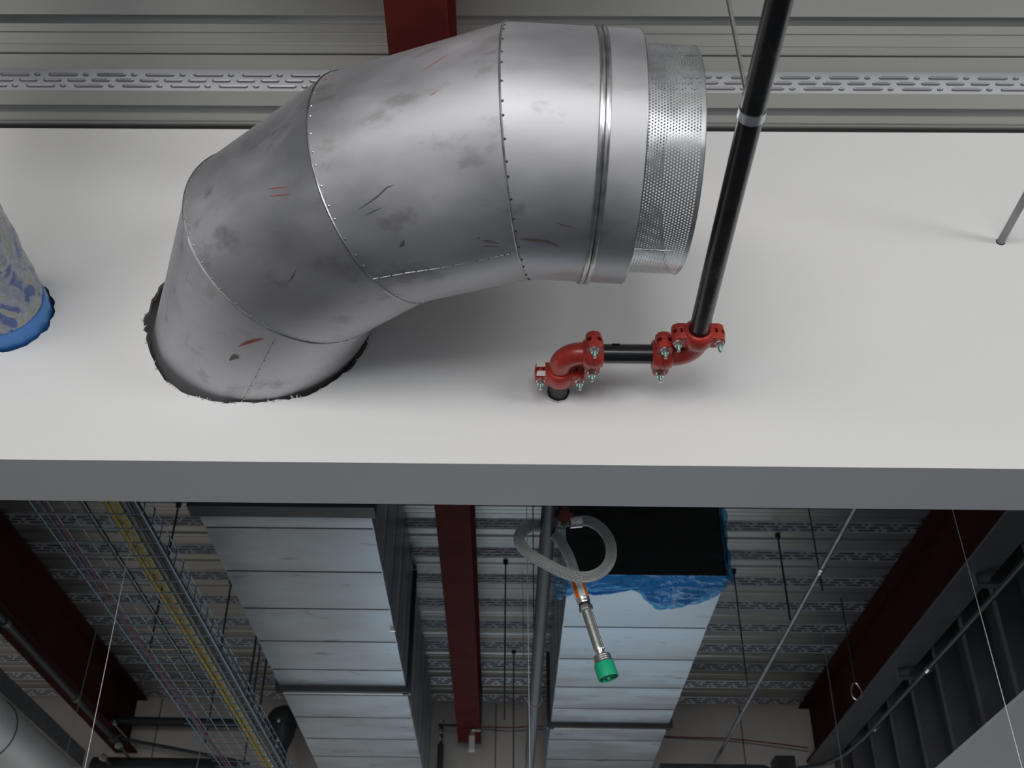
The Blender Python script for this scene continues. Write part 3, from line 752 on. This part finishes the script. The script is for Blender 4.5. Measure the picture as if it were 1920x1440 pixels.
RD = rect_duct(.271, .935, 3.600, 3.993, 4.275, YF - .06, [4.845, 5.249, 5.651, 5.99, 6.55, 6.95, 7.25], [6.26],
     'rectangular sheet-metal duct right of the black pipe, its open end sealed with black film')
m = MB()
nx, nz = 24, 14
for i in range(nx + 1):
    for j in range(nz + 1):
        x = .262 + .682*i/nx; z = 3.592 + .405*j/nz
        m.v.append((x, 4.262 - .010*noise.noise(Vector((x*3 + z*2, z*9, 1))) , z))
for i in range(nx):
    for j in range(nz):
        m.f.append((i*(nz+1)+j, (i+1)*(nz+1)+j, (i+1)*(nz+1)+j+1, i*(nz+1)+j+1)); m.mi.append(0)
m.build('end_film', M['black_film'], RD, smooth=True)
# stencilled line on the underside, too faint to read in full
# blue polythene bunched round the duct end
bf = thing('blue_polythene', (.6, 4.3, 3.58), 'crumpled blue polythene wrapped round the end of the right-hand rectangular duct', 'plastic sheet')
edge = [(1036,1120),(1048,1138),(1062,1120),(1085,1112),(1110,1118),(1140,1116),(1170,1112),(1195,1110),(1206,1124),(1220,1140),(1245,1148),(1275,1146),(1300,1138),(1325,1128),(1345,1122),(1362,1105),(1372,1092)]
EP = [at(a, b, Z=3.575) for a, b in edge]
EP = [q for i in range(len(EP) - 1) for q in [EP[i].lerp(EP[i+1], t) for t in (0, .25, .5, .75)]] + [EP[-1]]
for _ in range(3): EP = [EP[0]] + [(EP[i-1] + EP[i]*2 + EP[i+1])/4 for i in range(1, len(EP) - 1)] + [EP[-1]]
def edge_y(x):
    for p, q in zip(EP, EP[1:]):
        if p.x <= x <= q.x: return p.y + (q.y - p.y)*(x - p.x)/max(1e-6, q.x - p.x)
    return EP[0].y if x < EP[0].x else EP[-1].y
m = MB(); nx, ny = 150, 40; xa, xb = EP[0].x, EP[-1].x
for i in range(nx + 1):
    x = xa + (xb - xa)*i/nx; ye = edge_y(x)
    for j in range(ny + 1):
        v = j/ny; y = 4.262 + (ye - 4.262)*v
        c = abs(noise.noise(Vector((x*7 + y*3, y*22, 2))))*.034 + abs(noise.noise(Vector((x*16 - y*9, y*30, 5))))*.010
        out = max(0, .271 - x) + max(0, x - .935)
        z = 3.594 - c*(.30 + .70*min(1, v*2)) - .02*math.sin(math.pi*v) + out*.55
        m.v.append((x, y, z))
for i in range(nx):
    for j in range(ny):
        m.f.append((i*(ny+1)+j, (i+1)*(ny+1)+j, (i+1)*(ny+1)+j+1, i*(ny+1)+j+1)); m.mi.append(0)
m.build('bottom_film', M['blue_film'], bf, smooth=True)
m = MB(); nx, nz = 10, 60
for i in range(nx + 1):
    for j in range(nz + 1):
        u = i/nx; z = 3.575 + .42*j/nz
        w_ = .030 + .014*noise.noise(Vector((z*14, 3, 0)))
        x = .925 + w_*1.3*u; y = 4.250 + .05*u*u + .012*noise.noise(Vector((u*3, z*18, 8)))
        m.v.append((x, y, z))
for i in range(nx):
    for j in range(nz):
        m.f.append((i*(nz+1)+j, (i+1)*(nz+1)+j, (i+1)*(nz+1)+j+1, i*(nz+1)+j+1)); m.mi.append(0)
m.build('side_film', M['blue_film'], bf, smooth=True)

# ------------------------------------------------------------------ flexible sprinkler drop
fx = thing('sprinkler_hose', (.19, 2.95, 3.16), 'looped braided steel sprinkler hose hanging from a red fitting, ending in a green cap', 'hose')
fc = at(1057, 972, Y=2.93)
m = MB(); m.tube([(PX + .024, 2.93, HZ), (fc.x, 2.93, fc.z)], .017, 20)
m.lathe((PX, 2.93, HZ), (1,0,-.1), [(.0242,.022),(.030,.024),(.036,.020)], 20); m.build('branch_outlet', M['rubber'], fx, smooth=True)
m = MB(); m.obox(fc, Vector((.018,0,0)), Vector((0,.019,0)), Vector((0,0,.020))); m.lathe(fc + Vector((0,0,.015)), (0,0,1), [(0,.018),(.016,.016),(.024,.010)], 20)
m.tube([fc + Vector((.015,0,.003)), fc + Vector((.030,0,.002))], .014, 18); m.build('red_fitting', M['brown_red'], fx, smooth=True, bevel=.003)
m = MB(); m.lathe(fc - Vector((0,0,.020)), (0,0,-1), [(0,.008),(.006,.009),(.007,.0065),(.018,.0062),(.020,.004)], 12); m.build('fitting_bolt', M['teal_thread'], fx, smooth=True)
raw = [(1080,979,2.935),(1102,977,2.94),(1125,989,2.935),(1142,1012,2.92),(1146,1040,2.90),(1136,1064,2.88),(1114,1079,2.86),(1088,1082,2.84),(1056,1073,2.83),(1022,1056,2.825),(992,1038,2.835),(975,1019,2.86),(975,1001,2.91),(990,990,2.98),(1010,988,3.04),(1032,997,3.06),(1050,1014,3.04),(1064,1038,3.01),(1073,1062,2.985),(1080,1086,2.965),(1084,1098,2.955)]
RP = [at(a, b, Y=y) for a, b, y in raw]
def catmull(P, n=10):
    o = []
    for i in range(len(P) - 1):
        p0, p1, p2, p3 = P[max(i-1, 0)], P[i], P[i+1], P[min(i+2, len(P)-1)]
        for k in range(n):
            t = k/n; o.append(.5*((2*p1) + (p2-p0)*t + (2*p0-5*p1+4*p2-p3)*t*t + (3*p1-p0-3*p2+p3)*t*t*t))
    o.append(P[-1]); return o
HR = .0162
m = MB(); m.tube(catmull(RP), HR, 26, uvl=150); m.build('braided_hose', M['braid'], fx, smooth=True)
m = MB(); m.tube([RP[0] + (RP[0]-RP[1]).normalized()*.02, RP[0], RP[0].lerp(RP[1], .45)], .0172, 24); m.build('crimp_collar', M['zinc'], fx, smooth=True)
s0 = at(1083, 1093, Y=2.955); s1 = at(1141, 1272, Y=2.955); ad = (s1 - s0).normalized(); TL = (s1 - s0).length
def al(t): return s0 + ad*(TL*t)
def seg(name, mk, prof, n=28, uvl=None, **k):
    mm = MB(); mm.lathe(s0, ad, [(t*TL, r) for t, r in prof], n, **k)
    return mm.build(name, M[mk], fx, smooth=True)
mm = MB(); mm.tube([al(-.04), al(.05), al(.17)], .0205, 32, uvl=1); mm.build('striped_sleeve', M['sleeve'], fx, smooth=True)
seg('ferrule', 'zinc', [(.165,.0195),(.17,.0195),(.185,.0185),(.19,.0195),(.20,.0185),(.21,.0195),(.225,.0180)])
seg('o_ring', 'rubber', [(.225,.0155),(.232,.0175),(.245,.0175),(.252,.0155)])
seg('hex_nut', 'brass', [(.25,.019),(.258,.0205),(.30,.0205),(.31,.0175)], n=6, phase=.3)
seg('drop_nipple', 'brass', [(.30,.0150),(.56,.0148),(.70,.0150),(.715,.0150),(.735,.0118),(.755,.0112),(.775,.0112)])
side = ad.cross(Vector((0,1,0))).normalized(); fr = (CAM - al(.5)); fr = (fr - ad*fr.dot(ad)).normalized(); sd = ad.cross(fr)
mm = MB(); o_ = (fr*.55 - sd*.83).normalized()
for q in (o_,):
    mm.obox(al(.51) + q*.0150, ad*(TL*.195), ad.cross(q)*.0010, q*.0016)
    mm.lathe(al(.712) + q*.013, q, [(0,.006),(.003,.005),(.005,.002)], 10)
mm.build('raised_rib', M['brass'], fx)
# stamped characters down the nipple
mm = MB(); rnd = random.Random(3)
for i in range(15):
    p = al(.36 + .022*i) + fr*.0149
    mm.obox(p, ad*.0018, sd*.0003, fr*.0004); mm.obox(p + sd*.0016, ad*.0004, sd*.0016, fr*.0004)
    if rnd.random() < .6: mm.obox(p + sd*.003, ad*.0018, sd*.0003, fr*.0004)
mm.build('stamped_marks', M['duct_dark'], fx)
seg('ribbed_collar', 'zinc', [(.765,.0112),(.775,.0250),(.785,.0262),(.795,.0250),(.805,.0262),(.815,.0250),(.825,.0262),(.835,.0250),(.845,.0262),(.85,.0245)], n=36)
cap = MB(); cap.lathe(s0, ad, [(.85*TL,.0272),(.855*TL,.0282),(1.0*TL,.0288),(1.0*TL,.0272),(.88*TL,.0262),(.88*TL,.001)], 40, cap=False)
for k in range(3):
    a = math.radians(60*k + 20); q = (sd*math.cos(a) + fr*math.sin(a)); cap.obox(al(.935), q*.0262, ad.cross(q)*.0009, ad*(TL*.055))
cap.lathe(s0, ad, [(.88*TL,.006),(1.01*TL,.005)], 12)
cap.build('protective_cap', M['green_plastic'], fx, smooth=True)

# clevis ring further down the same pipe
t = thing('pipe_hanger', (PX, 4.45, HZ), 'thin wire loop hanger round the grey pipe beyond the bulkhead', 'pipe hanger')
yy = 4.62
m = MB(); m.tube([(PX + .030*math.sin(a), yy, HZ + .004 + .030*math.cos(a)) for a in [2*math.pi*i/28 for i in range(28)]], .0026, 6, closed=True); m.build('ring', M['zinc'], t, smooth=True)
m = MB(); m.tube([(PX, yy, HZ + .034), (PX, yy, ZD + .02)], .003, 6); m.build('rod_shaft', M['rod'], t)

# ------------------------------------------------------------------ suspension wires
def swire(x, y, z1, label, dx=0, r=.0013):
    m = MB(); m.tube([(x + dx, y, 1.2), (x, y, z1)], r, 6)
    tag(m.build('suspension_wire', M['wire'], None, smooth=True), label, 'wire', 'ceiling suspension wires')
def wire_px(a, b, y, label, z1, r=.0013):
    p = at(*a, Y=y); q = at(*b, Y=y); d = (q - p); d /= d.z
    top = p + d*(z1 - p.z); bot = p + d*(2.0 - p.z)
    m = MB(); m.tube([bot, top], r, 6)
    tag(m.build('suspension_wire', M['wire'], None, smooth=True), label, 'wire', 'ceiling suspension wires')
wire_px((257,958.7), (159,1440), 3.15, 'bright suspension wire hanging in front of the cable tray, leftmost long one', ZD - .002)
wire_px((987.5,956), (993.5,1440), 3.15, 'bright suspension wire hanging just left of the grey pipe and hose', ZD - .002)
wire_px((1787,959.7), (1916,1438), 3.15, 'bright suspension wire hanging in front of the right beam and studs', ZD - .002)
wire_px((427,1178), (368.5,1440), 6.236, 'far suspension wire crossing the yellow cable low on the left', ZD - .002, .0020)
wire_px((1537,1155), (1580,1440), 5.953, 'far suspension wire between the right conduit and the right beam', ZD - .002, .0020)
wire_px((980,1090), (985,1440), 5.4, 'faint suspension wire just left of the bright one by the grey pipe', ZD - .002, .0016)
wire_px((181,1180), (128,1400), 6.276, 'faint suspension wire in front of the left red beam', ZD - .002, .0018)

# ------------------------------------------------------------------ wire mesh cable tray
TZ = 3.235; TX0, TX1 = -1.475, -1.145; ty0, ty1 = YB + .02, 6.30
tr = thing('cable_tray', ((TX0+TX1)/2, 4.4, TZ), 'galvanised wire mesh cable tray running back beside the left duct', 'cable tray')
m = MB()
nlong = 7
for i in range(nlong):
    x = TX0 + (TX1 - TX0)*i/(nlong - 1); m.tube([(x, ty0, TZ), (x, ty1, TZ)], .0021 if 0 < i < nlong-1 else .0028, 6)
for x, zz in ((TX0 - .002, (.028,)), (TX1 + .002, (.035, .070))):
    for z in zz: m.tube([(x, ty0, TZ + z), (x, ty1, TZ + z)], .0022, 6)
m.build('long_wires', M['tray_wire'], tr)
y = ty0 + .06; src = None
while y < ty1:
    m = MB(); m.tube([(TX0 - .004, 0, .030), (TX0 - .004, 0, .004), (TX0 + .004, 0, -.003), (TX1 - .004, 0, -.003), (TX1 + .004, 0, .004), (TX1 + .004, 0, .072)], .0022, 6)
    m.tube([(TX0 - .028, 0, .000), (TX0, 0, -.003)], .0022, 6)
    if src is None: src = m.build('cross_wire', M['tray_wire'], tr); src.location = (0, y, TZ)
    else: copy_part(src, tr, (0, y, TZ))
    y += .1
def cable(pts, r, mk, name, label, ties=False, n=10):
    m = MB(); m.tube(catmull([Vector(p) for p in pts], 6), r, n)
    if not ties:
        o = m.build(name, M[mk], None, smooth=True); tag(o, label, 'cable'); return o
    t = thing(name, (pts[0][0], pts[0][1], pts[0][2]), label, 'cable'); m.build('sheath', M[mk], t, smooth=True)
    y = pts[0][1] + .1
    while y < pts[-1][1]:
        x = pts[0][0] + (pts[-1][0] - pts[0][0])*(y - pts[0][1])/(pts[-1][1] - pts[0][1])
        k = MB(); k.tube([(x + (r + .0015)*math.cos(a), y, pts[0][2] + (r + .0015)*math.sin(a)) for a in [2*math.pi*i/16 for i in range(16)]], .0020, 5, closed=True)
        k.build('cable_tie', M['zinc'], t); y += .1
    return t
cable([(-1.222, YB + .01, TZ + .022), (-1.222, 4, TZ + .022), (-1.222, 6.3, TZ + .022)], .013, 'yellow_cable', 'yellow_cable', 'yellow cable tied along the right side of the wire mesh tray', ties=True)
cable([(-1.248, YB + .01, TZ + .016), (-1.252, 3.6, TZ + .016), (-1.246, 5, TZ + .016), (-1.25, 6.3, TZ + .016)], .0085, 'yellow_cable', 'yellow_cable', 'thinner yellow cable running left of the thick yellow one in the tray')
cable([(-1.198, YB + .01, TZ + .024), (-1.198, 4, TZ + .024), (-1.198, 6.3, TZ + .024)], .0085, 'grey_cable', 'grey_cable', 'grey cable lying right beside the thick yellow cable in the tray')
cable([(-1.170, YB + .01, TZ + .030), (-1.172, 4, TZ + .030), (-1.168, 6.3, TZ + .030)], .016, 'black_cable', 'black_cable', 'thick black cable along the right wall of the wire mesh tray')
cable([(-1.43, YB + .01, TZ + .03), (-1.438, 3.2, TZ + .012), (-1.452, 4.0, TZ + .010), (-1.446, 5, TZ + .012), (-1.45, 6.3, TZ + .012)], .0038, 'red_cable', 'red_cable', 'thin red cable snaking along the left edge of the wire mesh tray')
cable([(-1.455, YB + .01, TZ + .02), (-1.46, 3.5, TZ + .012), (-1.462, 5.3, TZ + .02), (-1.45, 6.3, TZ + .03)], .006, 'violet_cable', 'violet_cable', 'dull violet cable on the left edge of the wire mesh tray')
# dark tube beside the tray, above it
m = MB(); m.tube([(-1.62, YB + .01, 3.62), (-1.62, 5.9, 3.62)], .011, 10); tag(m.build('conduit', M['dark_pipe'], None, smooth=True), 'dark tube running above the mesh tray, parallel to the yellow cable', 'conduit')

# ------------------------------------------------------------------ left side: conduit by the beam, round duct
t = thing('conduit', (-2.455, 6.9, 3.70), 'long grey conduit running below the left red beam', 'conduit')
m = MB(); m.tube([(-2.455, YB + .01, 3.70), (-2.455, 6.95, 3.70)], .017, 14); m.build('conduit_tube', M['dark_pipe'], t, smooth=True)
for y in (5.12, 6.22, 6.98):
    m = MB(); m.lathe((-2.455, y, 3.70), (0,1,0), [(-.02,.018),(-.02,.024),(.02,.024),(.02,.018)], 12); m.build('conduit_coupling', M['grey_steel'], t, smooth=True)
t = thing('round_duct', (-2.62, 5, 3.2), 'pale round metal duct crossing the bottom left corner', 'duct')
rc = (at(0, 1307, Z=3.3)); m = MB(); m.tube([(-2.52, YB + .3, 3.245), (-2.52, 4.0, 3.245), (-2.52, 5.0, 3.245), (-2.52, 6.2, 3.245)], .155, 48); m.build('duct_body', M['round_duct'], t, smooth=True)
m = MB(); m.tube([(-2.52 + .156*math.cos(a), 5.35, 3.245 + .156*math.sin(a)) for a in [2*math.pi*i/48 for i in range(48)]], .004, 6, closed=True); m.build('seam_bead', M['duct_dark'], t, smooth=True)
m = MB(); m.box((-2.72, YB + .01, 3.50), (-2.585, 6.9, 3.60)); tag(m.build('steel_channel', M['grey_steel'], None), 'dark channel running between the left red beam and the pale round duct', 'channel')

# ------------------------------------------------------------------ far wall fittings
def fpx(a, y): return at(a[0], a[1], Y=y)
p, q = fpx((212, 1352), 7.2), fpx((590, 1358), 7.2)
m = MB(); m.tube([p, Vector((-1.13, 7.2, q.z))], .030, 20); tag(m.build('steel_pipe', M['dark_pipe'], None, smooth=True), 'thick grey pipe running level across the far wall, left of the left duct', 'pipe')
t = thing('steel_pipe', tuple(fpx((228, 1384), 7.1)), 'thinner grey pipe sloping gently down across the far wall below the thick one', 'pipe')
m = MB(); m.tube([fpx((222, 1384), 7.1), fpx((330, 1404), 7.1), fpx((470, 1432), 7.1)], .011, 12); m.build('pipe_run', M['dark_pipe'], t, smooth=True)
m = MB(); m.lathe(fpx((216, 1384), 7.1), (1,0,-.2), [(-.03,.022),(-.03,.030),(.03,.030),(.03,.020)], 12); m.build('pipe_joint', M['grey_steel'], t, smooth=True)
for (a, l) in (((213, 1358), 'small bright bolt just left of the thick grey pipe end'), ((224, 1400), 'bright round bolt below the pipe joint in the left far corner'), ((195, 1422), 'tiny bright bolt, lowest of those in the left far corner')):
    m = MB(); m.lathe(fpx(a, 7.0), (0,-1,0), [(0,.022),(.03,.022),(.04,.012)], 14); m.tube([fpx(a, 7.0), Vector((fpx(a, 7.0).x, YF - .001, fpx(a, 7.0).z))], .008, 8); tag(m.build('wall_stud_bolt', M['zinc'], None, smooth=True), l, 'bolt')
m = MB(); zc = fpx((300, 1432), 7.2).z; m.tube([(fpx((175, 1440), 7.2).x, 7.2, zc - .05), (fpx((440, 1440), 7.2).x, 7.2, zc - .05)], .085, 24); tag(m.build('insulated_pipe', M['duct_dark'], None, smooth=True), 'wide dark pipe along the bottom left of the photo', 'pipe')
# dark cowl by the left duct
cw = fpx((533, 1345), 6.95)
t = thing('extract_cowl', (cw.x, 6.95, cw.z - .3), 'dark dome-topped cowl between the cable tray end and the left duct', 'cowl')
m = MB(); m.lathe((cw.x, 6.95, cw.z), (0,0,-1), [(-.075,.002),(-.070,.03),(-.045,.075),(-.01,.10),(.02,.105),(.05,.10)], 28); m.build('cowl_dome', M['duct_dark'], t, smooth=True)
m = MB(); m.lathe((cw.x, 6.95, cw.z), (0,0,-1), [(.05,.085),(.12,.075),(.20,.045),(.32,.045),(.34,.11),(.45,.11)], 28); m.build('cowl_body', M['dark_pipe'], t, smooth=True)
for dz, dx in ((.055, -.01), (.17, -.005), (.205, -.012)):
    m = MB(); m.lathe((cw.x + dx, 6.85 + .02*(dz > .1), cw.z - dz), (0,-1,0), [(-.05,.014),(.012,.014),(.018,.006)], 12); m.build('fixing_cap', M['zinc'], t, smooth=True)
# tray end support and hangers
m = MB(); m.box((-1.52, 6.25, 3.175), (-1.10, 6.29, 3.215)); tag(m.build('tray_bracket', M['galv'], None), 'short galvanised channel under the far end of the mesh tray', 'bracket')
# valve set left of the middle beam
vp = fpx((828, 1360), 7.1)
t = thing('valve_assembly', tuple(vp), 'small pipework with bright valves on the far wall beside the middle beam end', 'valve')
m = MB(); m.tube([vp + Vector((-.02,0,0)), vp + Vector((.16,0,0))], .009, 10); m.tube([vp, vp + Vector((0,0,-.12))], .012, 10); m.tube([vp + Vector((0,0,-.12)), vp + Vector((.0,0,-.6))], .02, 10); m.build('pipework', M['dark_pipe'], t, smooth=True)
for dx, dz in ((0, .02), (-.005, -.045), (-.008, -.09), (.12, -.03)):
    m = MB(); m.lathe(vp + Vector((dx, -.012, dz)), (0,-1,0), [(0,.016),(.012,.016),(.02,.008)], 12); m.build('valve_cap', M['zinc'], t, smooth=True)
# white clamp on the beam end
bp = at(886, 1363, Y=6.9)
t = thing('beam_clamp', tuple(bp), 'small white clamp hanging under the far end of the middle red beam', 'clamp')
m = MB(); m.box((bp.x - .020, 6.88, 3.63), (bp.x + .016, 6.93, 3.72)); m.build('clamp_body', M['white_box'], t, bevel=.003)
m = MB(); m.box((bp.x - .012, 6.895, 3.72), (bp.x + .014, 6.915, 3.762)); m.box((bp.x + .0, 6.89, 3.756), (bp.x + .05, 6.92, 3.764)); m.build('clamp_arm', M['zinc'], t)
# red cable across the far wall
P = [fpx(a, YF - .02) for a in ((905, 1363), (960, 1364), (1020, 1362), (1140, 1372), (1250, 1381), (1380, 1386), (1515, 1402))]
m = MB(); m.tube(catmull(P, 6), .0040, 6); tag(m.build('red_cable', M['red_cable'], None, smooth=True), 'thin red cable strung across the far wall between beams', 'cable')
m = MB(); m.tube(catmull([q + Vector((0, .01, -.012 - .01*math.sin(i*1.3))) for i, q in enumerate(P)], 6), .0028, 6); tag(m.build('violet_cable', M['violet_cable'], None, smooth=True), 'thin violet cable sagging just below the red one on the far wall', 'cable')
# dark rounded duct bottom right and a small box
a = at(1255, 1440, Y=7.0); b = at(1462, 1440, Y=7.0)
m = MB(); m.tube([(a.x - .06, 7.0, a.z - .06), (b.x - .10, 7.0, a.z - .06), (b.x - .05, 7.0, a.z - .075), (b.x, 7.0, a.z - .11)], [.085, .085, .07, .03], 24); tag(m.build('insulated_pipe', M['grey_steel'], None, smooth=True), 'rounded grey pipe end at the bottom edge, right of the right-hand duct', 'pipe')
c0 = fpx((1454, 1416), 7.35); c1 = fpx((1490, 1416), 7.35)
m = MB(); m.box((c0.x, 7.35, c0.z - .16), (c1.x, YF - .003, c0.z)); tag(m.build('junction_box', M['duct_dark'], None, bevel=.003), 'small dark box on the far wall near the right beam end', 'box')

# ------------------------------------------------------------------ right side: framing, conduit, links
sx = 2.205
ys = [4.640 - .4*5 + .4*i for i in range(13)]
names = {2: 'metal stud nearest the right photo edge', 3: 'second visible metal stud from the right photo edge, left of the near wire', 4: 'third visible metal stud from the right photo edge'}
k = 0
board = MB(); board.box((2.330, YB + .005, ZS + .014), (2.342, YF - .003, ZD - .01)); tag(board.build('wall_right', M['board_grey']), kind='structure')
ordn = ['first', 'second', 'third', 'fourth', 'fifth', 'sixth', 'seventh', 'eighth', 'ninth', 'tenth', 'eleventh', 'twelfth', 'thirteenth']
def stud(y, lab):
    t = thing('metal_stud', (sx, y, ZS + .013), lab, 'stud', 'metal studs above the right soffit')
    m = MB(); m.box((sx, y - .0008, ZS + .014), (sx + .124, y + .0008, ZD - .02)); m.build('web', M['stud'], t)
    m = MB(); m.box((sx - .001, y, ZS + .014), (sx + .0006, y + .040, ZD - .02)); m.box((sx - .001, y + .039, ZS + .014), (sx + .010, y + .0405, ZD - .02)); m.build('flange', M['stud'], t, bevel=.0004)
    return t
vis = [y for y in ys if y > 4.1]
for i, y in enumerate(vis):
    lab = ('metal stud standing on the right soffit, %s counted from the right photo edge' % ordn[i])
    stud(y, lab)
# openings stamped in the backing board
for y, z in ((4.05, 3.10), (4.38, 3.10), (4.72, 3.10), (5.40, 3.16)):
    pass
m = MB(); m.tube([(1.985, YB + .01, 3.50), (1.985, 4.5, 3.50), (1.975, 6.0, 3.495), (1.93, 6.35, 3.49), (1.86, 6.52, 3.48), (1.70, 6.60, 3.475)], .0145, 14)
t = thing('conduit', (1.98, 4, 3.5), 'grey conduit in front of the right studs, curving at its far end', 'conduit')
m2 = MB(); m2.tube([(1.945, YB + .01, 3.438), (1.94, 4.5, 3.438), (1.925, 5.9, 3.438), (1.90, 6.2, 3.438), (1.83, 6.42, 3.438), (1.70, 6.5, 3.438)], .0115, 14); m2.build('conduit_tube', M['dark_pipe'], t, smooth=True)
for y in (4.9, 5.75):
    m = MB(); m.lathe((1.942 - .003*(y-4), y, 3.438), (0,1,0), [(-.02,.012),(-.02,.015),(.02,.015),(.02,.012)], 12); m.build('conduit_coupling', M['zinc'], t, smooth=True)
m = MB(); m.box((2.028, YB + .01, 3.750), (2.186, YF - .01, 3.762)); m.box((2.176, YB + .01, 3.762), (2.186, YF - .01, 3.80)); tag(m.build('steel_angle', M['stud'], None), 'flat grey steel angle running along under the right red beam', 'angle')
for y, l in ((4.55, 'short grey cross link behind the right conduit, nearer one'), (5.72, 'short grey cross link behind the right conduit, farther one')):
    m = MB(); m.box((2.10, y, 3.700), (2.204, y + .045, 3.712)); m.box((2.10, y, 3.712), (2.112, y + .045, 3.7495)); tag(m.build('cross_link', M['stud'], None), l, 'bracket')
